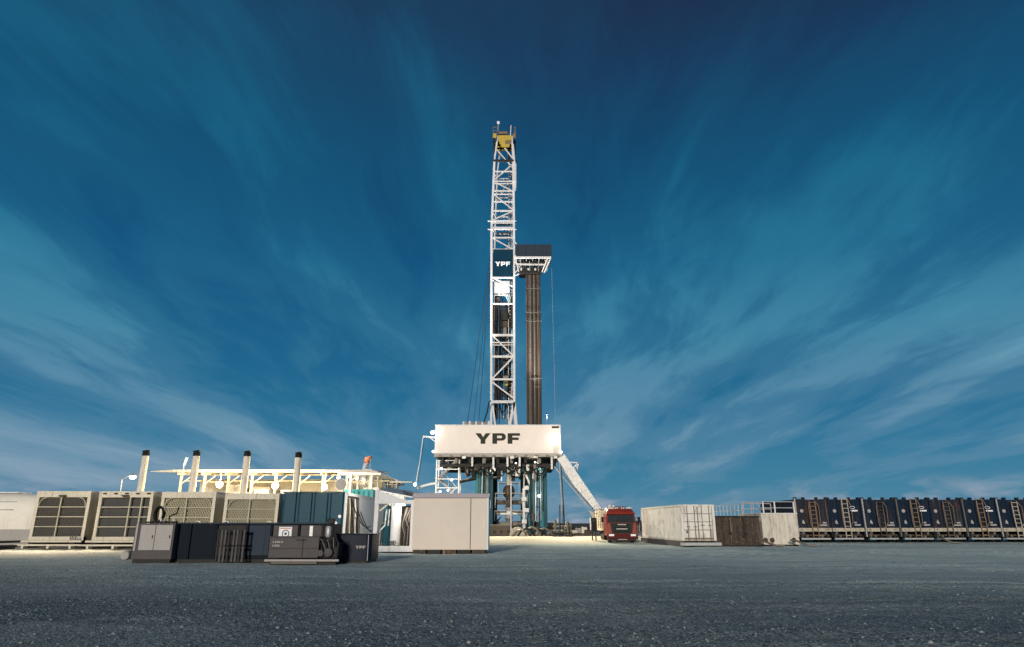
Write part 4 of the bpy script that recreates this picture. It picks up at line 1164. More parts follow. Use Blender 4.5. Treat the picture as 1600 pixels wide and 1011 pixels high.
# navy tank row
def make_navy_tank(variant):
    t = thing('navy_tank')
    w, zt = 3.0, 3.72
    X = w / 2
    zb = 1.24
    m = MB(); m.box((-X + .05, .08, .95), (X - .05, 9, zt - .1)); m.build('shell', M_tank, t)
    n = 4
    for i in range(n):
        a = -X + .12 + (w - .24) * i / n; b_ = -X + .12 + (w - .24) * (i + 1) / n
        m = MB(); m.loft([[(a + .01, .078, zb), (a + .06, .01, zb), (b_ - .06, .01, zb), (b_ - .01, .078, zb)], [(a + .01, .078, zt - .16 + .1 * (i % 3 == 0)), (a + .06, .01, zt - .16 + .1 * (i % 3 == 0)), (b_ - .06, .01, zt - .16 + .1 * (i % 3 == 0)), (b_ - .01, .078, zt - .16 + .1 * (i % 3 == 0))]])
        m.build('panel', M_tank, t)
    block('corner_post', (-X, -.03, .5), (-X + .11, .1, zt), M_mid if variant else M_greyL, t)
    block('corner_post', (X - .11, -.03, .5), (X, .1, zt), M_tank, t)
    for k, x in enumerate((-X + .02, -X + .75, X - 1.1, X - .28)):
        block('top_lug', (x, 0, zt - .1), (x + .2, .3, zt + .1), M_tank, t)
    block('chassis_band', (-X + .113, -.14, .93), (X - .113, .06, zb - .01), M_band, t)
    for x in (-X + .35, X - .5):
        m = MB(); m.lathe((x, -.17, 1.08), [(.05, 0), (.05, .028)], 8, 'Y'); m.build('bolt', M_brown, t)
    # under-frame
    block('rear_bar', (-X + .25, -.1, .27), (X - .25, .02, .40), M_galv, t)
    for x in (-.95, .95):
        block('frame_rail', (x - .1, .1, .62), (x + .1, 8.8, .92), M_mid, t)
        for j in range(2):
            wb = MB(); wb.lathe((x * 1.08 - .16 + (0 if x < 0 else .0), 1.3 + 1.3 * j, .48), [(.3, 0), (.47, .03), (.47, .27), (.3, .3)], 16, 'X'); ty = wb.build('tyre', M_rubber, t, smooth=True)
            hb = MB(); hb.lathe((x * 1.08 - .19, 1.3 + 1.3 * j, .48), [(.12, 0), (.26, .02), (.26, .3), (.12, .36)], 12, 'X'); hb.build('rim', M_galv, ty, smooth=True)
    block('axle_box', (-.9, .9, .38), (.9, 3.0, .6), M_dark, t)
    for k in range(6):
        x = -X + .35 + k * .43
        if 1.0 < k < 4: continue
        rod('valve_stub', (x, -.08, .5 + .06 * (k % 2)), (x, .3, .5 + .06 * (k % 2)), .1, (M_brown, M_mid, M_dark)[k % 3], t, 12)
    rod('manifold', (-X + .3, .1, .62), (X - .3, .1, .62), .08, M_brown, t, 12)
    # ladder
    lx = -.02 if not variant else -.05
    top = zt - .25 if variant == 0 else zt + .02
    for s in (-1, 1):
        beam('ladder_rail', (lx + s * .24, -.22, .45), (lx + s * .24, -.16, top), .07, .06, M_tan, t)
    nr = 9
    for k in range(nr):
        z = .6 + (top - .7) * k / (nr - 1)
        rod('rung', (lx - .23, -.19, z), (lx + .23, -.19, z), .032, M_tan, t)
    for s in (-1, 1):
        tube_obj('ladder_guard', [(lx + s * .26, -.18, 1.3), (lx + s * .42, -.38, 1.7), (lx + s * .44, -.4, 3.0), (lx + s * .28, -.2, top - .05)], .03, M_tan, t)
    def decal(name, x, z, r_):
        m = MB(); m.lathe((x, -.03, z), [(r_, 0), (r_, .03)], 14, 'Y'); m.build(name, M_greyL, t)
    decal('round_decal', -X + .55, 2.66, .15)
    m = MB(); m.prism([(-X + .48, 1.62), (-X + .72, 1.55), (-X + .68, 1.78), (-X + .58, 1.92), (-X + .5, 1.78)], -.03, 0); m.build('flame_decal', M_greyL, t)
    if variant:
        m = MB(); m.tube([(X - .85 + .22 * math.cos(a), -.02, 2.95 + .1 * math.sin(a)) for a in [2 * math.pi * j / 14 for j in range(15)]], .025, 5); m.build('oval_emblem', M_ltr, t)
        block('name_strip', (X - 1.02, -.02, 2.62), (X - .42, .006, 2.74), M_ltr, t)
        block('number_mark', (X - .85, -.02, 1.62), (X - .62, .006, 1.74), M_greyL, t); block('number_mark', (X - .85, -.02, 1.42), (X - .32, .006, 1.54), M_greyL, t)
    else:
        block('number_mark', (X - .75, -.02, 1.6), (X - .42, .006, 1.72), M_greyL, t); block('number_mark', (X - 1.0, -.02, 1.4), (X - .38, .006, 1.52), M_greyL, t)
    return t
TD = 60.5
n0, n1 = make_navy_tank(0), make_navy_tank(1)
index_kids()
tlist = []
for i in range(8):
    o = (n0 if i == 0 else copy_tree(n0)) if i % 2 == 0 else (n1 if i == 1 else copy_tree(n1))
    x = gx(1275 + 54.8 * i, TD) ; y = TD + .12 * ((i * 5) % 3) + i * .12
    o.location = (x, y, .0); WM[o.name] = Matrix.Translation(o.location)
    if i % 2 == 0:
        for ch in [c for c in bpy.data.objects if c.parent is o and c.name.split('.')[0] in ('panel', 'shell', 'top_lug')]:
            if ch.name.split('.')[0] == 'top_lug': ch.material_slots[0].link = 'OBJECT'
            if ch.material_slots[0].link == 'DATA': ch.material_slots[0].link = 'OBJECT'
            ch.material_slots[0].material = M_tankB if i % 4 == 0 or ch.name.split('.')[0] != 'panel' else M_tank
    for ch in [c for c in bpy.data.objects if c.parent is o and c.name.split('.')[0] in ('ladder_rail', 'rung')]:
        ch.material_slots[0].material = (M_tan, M_band, M_brown, M_tan, M_mid)[i % 5]
    o.rotation_euler.z = R((i * 37 % 5 - 2) * .6)
    ords = ['first', 'second', 'third', 'fourth', 'fifth', 'sixth', 'seventh', 'eighth']
    tag(o, 'streaked navy tank with upright ladder%s, %s from the beige tank' % (' and white oval emblem' if i % 2 else '', ords[i]), 'tank', 'row of navy tanks')

# ================================================================== TRUCK
def truck():
    D = 59.0
    x0, x1 = gx(948.5, D), gx(996, D)
    xc = (x0 + x1) / 2
    t = thing('red_truck', 'red flat-nosed lorry with black grille facing the open yard', 'truck', (xc, D, 0))
    H = (x1 - x0) / 2
    def ring(y, z, hw, r_=.12):
        return [(xc - hw, y + .25, z), (xc - hw, y + r_, z), (xc - hw + r_, y, z), (xc + hw - r_, y, z), (xc + hw, y + r_, z), (xc + hw, y + .25, z), (xc + hw, y + 2.1, z), (xc - hw, y + 2.1, z)]
    m = MB(); m.loft([ring(D, .62, H), ring(D - .02, 1.2, H), ring(D, 1.6, H), ring(D + .12, 1.72, H - .02), ring(D + .32, 2.38, H - .08), ring(D + .5, 2.62, H - .13), ring(D + .85, 2.82, H - .26)])
    m.build('cab', M_red, t, smooth=True)
    m = MB(); m.loft([[(xc - H + .12, D + .08, 1.70), (xc + H - .12, D + .08, 1.70), (xc + H - .12, D + .2, 1.70), (xc - H + .12, D + .2, 1.70)], [(xc - H + .2, D + .27, 2.33), (xc + H - .2, D + .27, 2.33), (xc + H - .2, D + .4, 2.33), (xc - H + .2, D + .4, 2.33)]])
    ws = m.build('windscreen', M_glass, t)
    beam('wiper', (xc - .5, D + .06, 1.74), (xc - .05, D + .12, 2.0), .03, .02, M_rubber, ws)
    beam('wiper', (xc + .2, D + .06, 1.74), (xc + .62, D + .12, 2.0), .03, .02, M_rubber, ws)
    m = MB(); m.loft([[(xc - H + .05, D + .05, 2.36), (xc + H - .05, D + .05, 2.36), (xc + H - .05, D + .35, 2.36), (xc - H + .05, D + .35, 2.36)], [(xc - H + .12, D + .12, 2.5), (xc + H - .12, D + .12, 2.5), (xc + H - .12, D + .5, 2.5), (xc - H + .12, D + .5, 2.5)]]); m.build('sun_visor', M_red, t)
    m = MB(); m.prism([(xc - .84, .78), (xc + .84, .78), (xc + .98, 1.66), (xc - .98, 1.66)], D - .08, D - .025); gr = m.build('grille', M_dark, t)
    for k in range(4):
        block('grille_slat', (xc - .72 + .03 * k, D - .12, .92 + .17 * k), (xc + .72 - .03 * k, D - .083, .98 + .17 * k), M_rubber, gr)
    block('badge_strip', (xc - .36, D - .13, 1.47), (xc + .36, D - .085, 1.56), M_greyL, gr)
    block('badge_strip', (xc - .46, D - .14, 1.13), (xc + .46, D - .125, 1.19), M_galv, gr)
    m = MB(); m.box((xc - H - .02, D - .22, .36), (xc + H + .02, D + .1, .74)); bp = m.build('bumper', M_redD, t, bevel=.04)
    block('number_plate', (xc - .38, D - .24, .28), (xc + .38, D - .2, .35), M_greyL, bp)
    block('lower_valance', (xc - H + .1, D - .12, .2), (xc + H - .1, D + .05, .355), M_dark, t)
    for s in (-1, 1):
        m = MB(); m.box((xc + s * .92 - .22, D - .25, .58), (xc + s * .92 + .22, D - .2, .74)); m.build('headlight', M_ltr, t, bevel=.02)
        m = MB(); m.prism([(xc + s * .9, .8), (xc + s * 1.2, .8), (xc + s * 1.2, 1.6), (xc + s * .98, 1.6)], D - .06, D - .03); m.build('corner_panel', M_red, t)
        m = MB(); m.box((xc + s * (H + .28) - .1, D + .3, 1.7), (xc + s * (H + .28) + .1, D + .45, 2.15)); mi = m.build('mirror', M_rubber, t, bevel=.02)
        rod('mirror_arm', (xc + s * (H - .02), D + .4, 2.05), (xc + s * (H + .28), D + .38, 2.05), .025, M_rubber, mi)
        for y in (D + .75, D + 3.9, D + 5.2):
            m = MB(); m.lathe((xc + s * (H - .32) - (.15), y, .5), [(.3, 0), (.48, .03), (.5, .1), (.5, .22), (.48, .29), (.3, .32)], 18, 'X'); ty = m.build('tyre', M_rubber, t, smooth=True)
            m = MB(); m.lathe((xc + s * (H - .32) - .17, y, .5), [(.14, 0), (.29, .03), (.29, .33), (.14, .36)], 14, 'X'); m.build('rim', M_mid, ty, smooth=True)
    block('chassis', (xc - .45, D + 2.1, .6), (xc + .45, D + 8, .95), M_dark, t)
    m = MB(); m.box((xc - H + .1, D + .3, 1.0), (xc - H + .085, D + 1.9, 1.6))
    # body: cream flatbed box with stakes
    block('load_bed', (xc - H, D + 2.4, 1.0), (xc + H - .05, D + 8.2, 1.2), M_cream, t)
    block('headboard', (xc - H + .02, D + 2.4, 1.203), (xc + H - .1, D + 2.5, 2.7), M_cream, t)
    for k in range(6):
        block('stake_board', (xc - H, D + 2.55, 1.24 + .26 * k), (xc - H + .05, D + 8.2, 1.24 + .26 * k + .21), M_cream, t)
    for k in range(5):
        block('stake_post', (xc - H - .05, D + 2.55 + 1.35 * k, 1.205), (xc - H - .002, D + 2.67 + 1.35 * k, 2.95), M_tan, t)
    # clutter on the cab roof and load
    for k in range(7):
        x = xc - .55 + .17 * k
        tube_obj('roof_rack', [(x, D + 1.0, 2.8), (x + .06, D + 1.05, 2.98 + .05 * (k % 3)), (x + .2, D + 1.1, 2.92 + .06 * (k % 2))], .035, M_red if k % 2 else M_dark, t)
    block('beacon', (xc - .1, D + .9, 2.83), (xc + .1, D + 1.05, 2.95), M_red, t)
    block('ramp_plate', (xc + H + .05, D + 1.0, .5), (xc + H + .5, D + 2.5, .58), M_galv, t)
    for k in range(4):
        beam('side_strut', (xc + H + .1 + .1 * k, D + 1.2, .5 + .15 * k), (xc + H + .35 + .08 * k, D + 1.8, 1.3 + .12 * k), .05, .05, (M_dark, M_galv)[k % 2], t)
    for k in range(5):
        o = beam('cargo_timber', (xc - .9 + .35 * k, D + 3, 1.25), (xc - .9 + .35 * k + .05, D + 3.2 + .1 * k, 3.0 + .07 * ((k * 3) % 4)), .16, .2, M_cream if k % 2 else M_white, t)
truck()
def dark_cabinet():
    D = 62.0
    x0, x1 = gx(924.5, D), gx(933.5, D)
    t = thing('control_cabinet', 'narrow black control cabinet on legs beside the red truck', 'cabinet', ((x0 + x1) / 2, D, 0))
    z0, z1 = at(928, 830, D).z, at(928, 809, D).z
    block('case', (x0, D, z0), (x1, D + .5, z1), M_rubber, t)
    block('side_plate', (x0 - .06, D + .05, z0 + .1), (x0 - .003, D + .45, z1), M_white, t)
    block('vent', (x0 + .06, D - .02, z1 - .35), (x1 - .06, D - .003, z1 - .1), M_dark, t)
    for x in (x0 + .1, x1 - .1):
        for y in (D + .06, D + .44):
            rod('leg', (x, y, gz(x, y) - .02), (x, y, z0), .035, M_dark, t)
dark_cabinet()

# ================================================================== DRILLING RIG
RIG = thing('drilling_rig', 'tall white drilling rig with lettered sign wall and lattice mast on teal legs', 'drilling rig', (-1.1, 74, .38))
B0 = .36
SD = 72.0
sx0, sx1 = at(679.5, 690, SD).x, at(876, 690, SD).x
sz0, sz1 = at(780, 708.5, SD).z, at(780, 665, SD).z
# sign wall
m = MB(); m.box((sx0, SD, sz0), (sx1, SD + .12, sz1)); SIGN = m.build('sign_wall', M_sign, RIG)
letters(at(742.5, 685, SD).x, at(780, 693.5, SD).z, at(812.5, 685, SD).x - at(742.5, 685, SD).x, at(780, 677, SD).z - at(780, 693.5, SD).z, SD - .003, SIGN, M_ink, .03)
block('top_edge', (sx0 - .03, SD - .03, sz1 + .003), (sx1 + .03, SD + .15, sz1 + .1), M_white, SIGN)
block('side_return', (sx0, SD + .123, sz0), (sx0 + .1, SD + 9, sz1), M_sign, SIGN)
block('side_return', (sx1 - .1, SD + .123, sz0), (sx1, SD + 9, sz1), M_sign, SIGN)
xa, xb = at(864, 690, SD).x, at(875, 690, SD).x
block('end_frame', (xb - .02, SD - .05, sz0 + .02), (xb + .09, SD - .003, sz1 - .02), M_white, SIGN)
block('end_panel', (xa + .05, SD - .03, sz0 + .02), (xb - .06, SD - .003, sz0 + 1.35), M_beige, SIGN)
for k in range(5):
    block('grating_bar', (xa + .08 + .12 * k, SD - .06, sz0 + .1), (xa + .13 + .12 * k, SD - .033, sz0 + 1.1), M_galv, SIGN)
block('dark_vent', (xa - .1, SD - .04, sz1 - .28), (xb - .08, SD - .003, sz1 - .08), M_ink, SIGN)
# floor edge beam + floor
block('floor_edge', (sx0 - .05, SD - .25, sz0 - .36), (sx1 + .1, SD + .3, sz0 - .004), M_greyL, RIG)
block('rig_floor', (sx0, SD + .3, sz0 - .3), (sx1, SD + 10, sz0 - .05), M_mid, RIG)
for k in range(12):
    x = sx0 + .5 + (sx1 - sx0 - 1) * k / 11
    block('edge_clip', (x, SD - .29, sz0 - .34), (x + .35, SD - .253, sz0 - .2), M_mid, RIG)
# floor beams and machinery underneath
for k in range(9):
    x = sx0 + .8 + (sx1 - sx0 - 1.6) * k / 8
    block('floor_beam', (x - .15, SD + .35, sz0 - 1.0), (x + .15, SD + 9.8, sz0 - .31), M_mid if k % 2 else M_dark, RIG)
for k in range(5):
    y = SD + .8 + k * 2.1
    block('cross_girder', (sx0 + .5, y, sz0 - 1.35), (sx1 - .5, y + .25, sz0 - 1.003), M_dark, RIG)
zf = sz0
rr = random.Random(5)
for k in range(64):
    x = sx0 + 3.2 + (sx1 - sx0 - 5.5) * rr.random(); y = SD + .7 + rr.random() * 3
    w = .12 + .38 * rr.random(); h = .3 + 1.1 * rr.random() ** 1.5
    block('under_floor_box', (x, y, zf - 1.35 - h), (x + w, y + .3 + .4 * rr.random(), zf - 1.1), (M_dark, M_mid, M_tealD, M_galv, M_dark, M_brown, M_rubber, M_white)[k % 8], RIG)
for k in range(5):
    x = at((738, 771, 812, 862, 793)[k], 715, SD).x
    block('hanger_post', (x - .1, SD - .1, zf - 1.35 - .3 * (k % 2)), (x + .1, SD + .15, zf - .37), M_white, RIG)
for k in range(20):
    x = sx0 + 2.6 + k * .46
    p, q = Vector((x, SD + .5, zf - 1.3)), Vector((x + .9 + .3 * (k % 3), SD + .8, zf - 1.35))
    tube_obj('hanging_hose', arc(p, q, .3 + .22 * ((k * 7) % 4), 8), .055, M_rubber if k % 2 else M_dark, RIG)
# main legs
def sub_leg(pl, pr, D, depth=2.6, zb=B0):
    x0, x1 = gx(pl, D), gx(pr, D)
    zt = zf - 1.36
    w = x1 - x0
    parts = []
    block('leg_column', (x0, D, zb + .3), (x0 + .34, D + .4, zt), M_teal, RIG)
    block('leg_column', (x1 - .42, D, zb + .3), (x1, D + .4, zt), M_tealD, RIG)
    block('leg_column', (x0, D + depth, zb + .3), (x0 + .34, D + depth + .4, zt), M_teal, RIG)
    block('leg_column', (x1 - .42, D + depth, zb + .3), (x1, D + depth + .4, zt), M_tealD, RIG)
    block('leg_web', (x0 + .343, D + .12, zb + 2.3), (x0 + .80, D + .2, zt - .6), M_teal, RIG)
    block('leg_web', (x1 - .9, D + .16, zb + .9), (x1 - .423, D + .24, zt), M_teal, RIG)
    block('leg_shoe', (x0 - .3, D - .4, zb - .1), (x1 + .3, D + depth + .9, zb + .28), M_dark, RIG)
    block('leg_shoe', (x0 + .1, D - .15, zb + .283), (x1 - .1, D + .6, zb + .9), M_tealD, RIG)
    for k in range(3):
        za = zb + 1 + k * (zt - zb - 1.2) / 3; zc_ = za + (zt - zb - 1.2) / 3
        beam('leg_brace', (x0 + .3, D + .3, za), (x1 - .4, D + .3, zc_), .12, .12, M_tealD if k % 2 else M_mid, RIG)
        beam('leg_tie', (x0 + .3, D + .32, zc_), (x1 - .4, D + .32, zc_), .14, .14, M_teal, RIG)
    for k in range(6):
        x = x0 + .5 + .2 * k
        rod('service_pipe', (x, D - .08 - .05 * (k % 2), zb + .5 + 1.0 * (k % 3)), (x + .1 * (k % 2), D - .08, zt - .3 * (k % 2)), .05, (M_mid, M_white, M_tealD, M_brown, M_galv, M_dark)[k], RIG)
sub_leg(741, 769.5, 74)
sub_leg(826.5, 856, 74)
# rear pair, partly seen between
sub_leg(752, 776, 80, 1.5); sub_leg(814, 838, 80, 1.5)
# raising cylinder and its column
x = gx(819, 73.5)
rod('raising_cylinder', (x, 73.5, B0 + .2), (x, 73.5, 5.2), .16, M_white, RIG, 12)
rod('cylinder_ram', (x, 73.5, 5.2), (x + .05, 73.5, zf - 1.4), .09, M_galv, RIG, 12)
beam('raising_brace', (gx(817, 73.3), 73.3, 7.4), (gx(829, 73.3), 73.3, 5.6), .2, .2, M_white, RIG)
block('side_column', (gx(828, 73.2), 73.2, B0), (gx(830.5, 73.2), 73.4, 7.4), M_dark, RIG)
for k in range(4):
    block('gauge_box', (gx(815.5, 73) + .25 * (k % 2), 73, 1.6 + 1.15 * k), (gx(815.5, 73) + .5 + .25 * (k % 2), 73.2, 2.0 + 1.15 * k), M_white if k % 2 else M_galv, RIG)
# tie arms
for (pa, pya, pb, pyb) in ((717, 753, 748, 747), (766, 749, 783, 746)):
    a, b_ = at(pa, pya, 75), at(pb, pyb, 75)
    rod('tie_arm', a, b_, .16, M_dark, RIG, 12)
    rod('tie_sleeve', a.lerp(b_, .1) + Vector((0, -.05, .12)), a.lerp(b_, .9) + Vector((0, -.05, .12)), .09, M_greyL, RIG, 12)
l_ = at(842.5, 775, 73.8); block('leg_lamp', l_ - Vector((.12, .05, .12)), l_ + Vector((.12, .05, .12)), G_white, RIG); point('lamp_light', l_ - Vector((0, .5, 0)), 30, COOL, RIG)
for px, py in ((778, 722, ), (836, 722), (806, 724)):
    p = at(px, py, 74.2)
    m = MB(); m.lathe((p.x, p.y, p.z - .1), [(.04, 0), (.085, .05), (.085, .12), (.04, .18)], 10); m.build('under_floor_lamp', G_white, RIG, smooth=True)
    point('lamp_light', p - Vector((0, .6, .35)), 120, COOL, RIG)
# stair tower
def stair_tower():
    D = 73.0
    x0, x1 = at(682, 740, D).x, at(717, 740, D).x
    zt = zf - .4
    for x in (x0, x1 - .0):
        for y in (D, D + 2.2):
            block('stair_post', (x - .07, y - .07, B0), (x + .07, y + .07, zt), M_galv, RIG)
    nf = 4; hz = (zt - B0 - .2) / nf
    for f_ in range(nf):
        za, zb = B0 + f_ * hz, B0 + (f_ + 1) * hz
        xa_, xb_ = (x0 + .25, x1 - .25) if f_ % 2 else (x1 - .25, x0 + .25)
        y0 = D + (.15 if f_ % 2 else 1.2)
        for dy in (0, .8):
            beam('stringer', (xa_, y0 + dy, za + .05), (xb_, y0 + dy, zb + .05), .22, .06, M_greyL, RIG)
            beam('stair_rail', (xa_, y0 + dy, za + 1.05), (xb_, y0 + dy, zb + 1.05), .07, .07, M_white, RIG)
        for k in range(8):
            tt = (k + .5) / 8; x = xa_ + (xb_ - xa_) * tt; z = za + (zb - za) * tt
            block('step', (x - .14, y0 + .04, z + .02), (x + .14, y0 + .76, z + .06), M_galv, RIG)
        for k in range(3):
            tt = (k + .5) / 3; x = xa_ + (xb_ - xa_) * tt; z = za + (zb - za) * tt
            rod('baluster', (x, y0, z), (x, y0, z + 1.05), .03, M_white, RIG)
        block('landing', (min(xb_, xb_ + (.35 if xb_ > xa_ else -.35)) - .05, D, zb), (max(xb_, xb_ + (.35 if xb_ > xa_ else -.35)) + .05, D + 2.1, zb + .06), M_galv, RIG)
        for z in (zb - .05, zb - hz / 2):
            beam('stair_tie', (x0 + .07, D, z), (x1 - .07, D, z), .09, .09, M_galv, RIG)
        beam('stair_diagonal', (x0 + .07, D - .06, za + (0 if f_ % 2 else hz)), (x1 - .07, D - .06, za + (hz if f_ % 2 else 0)), .06, .05, M_greyL, RIG)
    for i, (px, py) in enumerate(((690, 732), (706, 750), (700, 766), (688, 768))):
        p = at(px, py, D - .3)
        m = MB(); m.lathe((p.x, p.y, p.z - .14), [(.04, .04), (.10, .10), (.10, .17), (.05, .24)], 10); m.build('stair_lamp', G_white, RIG, smooth=True)
        point('lamp_light', p - Vector((0, .5, 0)), 14, COOL, RIG)
    # white pipe to the left, boom and hanging line
    tube_obj('side_pipe', [at(652, 763, D), at(662, 759, D), at(672, 756.5, D), at(682, 755, D)], .14, M_white, RIG, 10)
    a = at(661, 682, 72.2); b_ = at(680, 684, 72.2)
    beam('boom_arm', a, b_, .16, .16, M_white, RIG, (0, 0, 1))
    beam('boom_strut', at(670, 683, 72.2), at(680, 690, 72.2), .08, .08, M_white, RIG)
    e = at(649.5, 757, 72)
    tube_obj('boom_line', [a, a.lerp(e, .5) + Vector((.05, 0, 0)), e], .045, M_white, RIG)
    tube_obj('boom_line', [a + Vector((.15, .1, 0)), e + Vector((.25, .1, .3))], .02, M_dark, RIG)
stair_tower()
def rig_lamp(px, py, D, size, power, mat=G_white, aim=None, col=COOL, angle=120):
    p = at(px, py, D)
    m = MB(); m.lathe((p.x, p.y, p.z), [(size * .3, .14), (size * .55, .1), (size * .6, 0), (size * .5, -.02)], 14, 'Y'); m.build('rig_lamp', mat, RIG, smooth=True)
    rod('lamp_stem', (p.x, p.y + .12, p.z), (p.x, p.y + .5, p.z), .04, M_dark, RIG)
    if power:
        if aim is None: point('lamp_light', p - Vector((0, .5, 0)), power, col, RIG)
        else: spot('lamp_light', p - Vector((0, .25, 0)), aim, power, col, angle, RIG, .7, .3)
rig_lamp(676, 675.5, 71.8, .36, 45)
rig_lamp(677, 705.5, 71.7, .24, 0)
rig_lamp(876.5, 706.5, 71.7, .24, 0)
rig_lamp(648.5, 757, 71.5, .3, 30)
p_ = at(869.5, 687, SD - .25); m = MB(); m.box((p_.x - .36, p_.y, p_.z - .36), (p_.x + .34, p_.y + .1, p_.z + .36)); m.build('rig_lamp', G_white, RIG, bevel=.05)
point('lamp_light', p_ - Vector((.0, .7, 0)), 40, COOL, RIG)
# yard floods under the floor edge, lighting the pad
for (px, tx, ty, pw) in ((725, -8, 65, 7000), (800, 2, 65, 9500), (868, 10, 63, 9500)):
    p = at(px, 712, SD - .4)
    m = MB(); m.prism([(p.x - .22, p.z - .3), (p.x + .22, p.z - .3), (p.x + .16, p.z - .06), (p.x - .16, p.z - .06)], p.y - .1, p.y + .1); m.build('yard_flood_housing', M_galv, RIG)
    spot('yard_flood', p - Vector((0, .15, .35)), (tx, ty, 0), pw, (1, .88, .62), 84, RIG, .9, .3)

# mast -------------------------------------------------------------
MD0, MD1 = 76.0, 78.6
def mz(py, D=MD0): return at(785, py, D).z
z_base = zf
legs = {'L': [(767.5, 664), (768, 360), (772.5, 252), (777.5, 214)], 'R': [(803.5, 640), (803, 360), (802, 252), (799.5, 214)]}
def leg_x(side, z):
    pts = [(mz(py), at(px, py, MD0).x) for px, py in legs[side]]
    if z <= pts[0][0]: return pts[0][1]
    for (za, xa_), (zb, xb_) in zip(pts, pts[1:]):
        if z <= zb: return xa_ + (xb_ - xa_) * (z - za) / (zb - za)
    return pts[-1][1]
def far_x(side, z):
    x = leg_x(side, z); return x + (.35 if side == 'L' else -.55)
ztop = mz(214)
knots = [z_base, mz(628), mz(524), mz(434), mz(390), mz(360), mz(252), ztop]
for side in 'LR':
    for a, b_ in zip(knots, knots[1:]):
        if side == 'R' and b_ <= mz(628) + .01: continue
        wd = .26 if b_ <= mz(390) + .1 else .27
        if a >= mz(252) - .1: wd = .2
        beam('mast_leg', (leg_x(side, a), MD0, a), (leg_x(side, b_), MD0, b_), wd, .28, M_white, RIG)
        beam('mast_leg', (far_x(side, a), MD1, a), (far_x(side, b_), MD1, b_), wd * .8, .22, M_white, RIG)
fr_scale = .8
fr = [(252, .16), (268.5, .2), (284, .22), (287.5, .12), (299, .26), (304, .14), (315.5, .2), (330, .24), (345, .14), (349, .2), (356.5, .3), (372, .22), (390, .16), (434, .24), (459.5, .1), (475, .18), (524, .34), (535.5, .16), (539.5, .12), (557.5, .34), (593, .28), (628, .4)]
for py, h in fr:
    h = h * fr_scale
    z = mz(py)
    if py == 459.5: mt = M_dark
    else: mt = M_white
    beam('mast_girt', (leg_x('L', z) + .1, MD0 - .02, z), (leg_x('R', z) - .1, MD0 - .02, z), h, .2, mt, RIG, (0, 1, 0))
    if py in (268.5, 299, 330, 356.5, 390, 434, 475, 524, 557.5, 593, 628):
        z2 = z + .45
        beam('mast_girt', (far_x('L', z2) + .08, MD1, z2), (far_x('R', z2) - .08, MD1, z2), h * .6, .15, M_white, RIG)
        for s in 'LR':
            beam('side_girt', (leg_x(s, z), MD0 + .12, z), (far_x(s, z2), MD1 - .1, z2), .12, .12, M_white, RIG, (0, 0, 1))
def diag(pya, sa, pyb, sb, w=.165, D=MD0, fa=leg_x, inset=.1, mat=M_white):
    za, zb = mz(pya), mz(pyb)
    xa_ = fa(sa, za) + (inset if sa == 'L' else -inset); xb_ = fa(sb, zb) + (inset if sb == 'L' else -inset)
    beam('mast_brace', (xa_, D + .03, za), (xb_, D + .03, zb), w, .14, mat, RIG)
for a in ((218, 'L', 247, 'R'), (234, 'L', 262, 'R'), (257, 'R', 281, 'L'), (284, 'L', 299, 'R'), (304, 'L', 328, 'R'), (330, 'R', 344, 'L'), (372, 'L', 390, 'R'), (524, 'L', 556, 'R'), (558, 'R', 592, 'L'), (597, 'L', 622, 'R'), (434, 'L', 448, 'R')):
    diag(*a)
for a in ((268, 'R', 299, 'L'), (372, 'R', 390, 'L'), (475, 'L', 524, 'R'), (535, 'R', 557, 'L'), (557, 'L', 593, 'R'), (593, 'R', 628, 'L'), (628, 'L', 658, 'R')):
    diag(*a, w=.13, D=MD1, fa=far_x)
# dark collar between sections, white standpipe on the right
z = mz(252)
beam('section_collar', (leg_x('L', z) - .2, MD0 - .18, z), (leg_x('R', z) + .5, MD0 - .18, z), .22, .2, M_dark, RIG)
tube_obj('standpipe', [at(801.5, 226, MD0 - .2), at(804, 252, MD0 - .2), at(805.5, 258, MD0 - .2), at(805.5, 292, MD0 - .2), at(804.5, 297, MD0 - .2), at(802, 299, MD0 - .2)], .13, M_white, RIG, 8)
beam('standpipe_clamp', at(800, 284, MD0 - .2), at(806.5, 284, MD0 - .2), .14, .2, M_white, RIG)
# mid platform with outriggers
for py in (345.5, 358.5):
    beam('outrigger', at(762, py, MD0 - .15), at(807, py, MD0 - .15), .1, .1, M_white, RIG)
    beam('outrigger', at(762, py, MD1), at(807, py, MD1), .08, .08, M_white, RIG)
for py in (351, 364, 368):
    beam('mast_girt', at(776, py, MD0 + .2), at(797, py, MD0 + .2), .16, .12, M_slate, RIG)
# ladder inside right leg
lx = leg_x('R', 30) - .55
for s in (0, .4):
    beam('mast_ladder_rail', (lx + s - .1, MD0 + .7, z_base), (lx + s - .1, MD0 + .7, mz(300)), .06, .06, M_galv, RIG)
k = 0; z = z_base + .4
while z < mz(302):
    rod('mast_rung', (lx - .1, MD0 + .7, z), (lx + .3, MD0 + .7, z), .025, M_galv, RIG); z += .45
# guide rails, drilling lines and hoses
for dx, w in ((-1.95, .3), (-1.5, .12), (-.35, .34)):
    beam('guide_rail', (dx, MD0 + 1.3, z_base), (dx, MD0 + 1.3, mz(300) if w < .1 else mz(438)), w, .16, M_dark, RIG)
for k in range(6):
    x = -.5 + .05 * k
    rod('drilling_line', (x, MD0 + 1.2, mz(470)), (x, MD0 + 1.2, mz(225)), .018, M_dark, RIG)
block('mast_side_panel', (leg_x('R', 30) - .42, MD0 + .2, mz(512)), (leg_x('R', 30) - .18, MD0 + .3, mz(462)), M_dark, RIG)
block('mast_side_panel', (leg_x('L', 30) + .18, MD0 + .2, mz(520)), (leg_x('L', 30) + .42, MD0 + .3, mz(475)), M_brown, RIG)
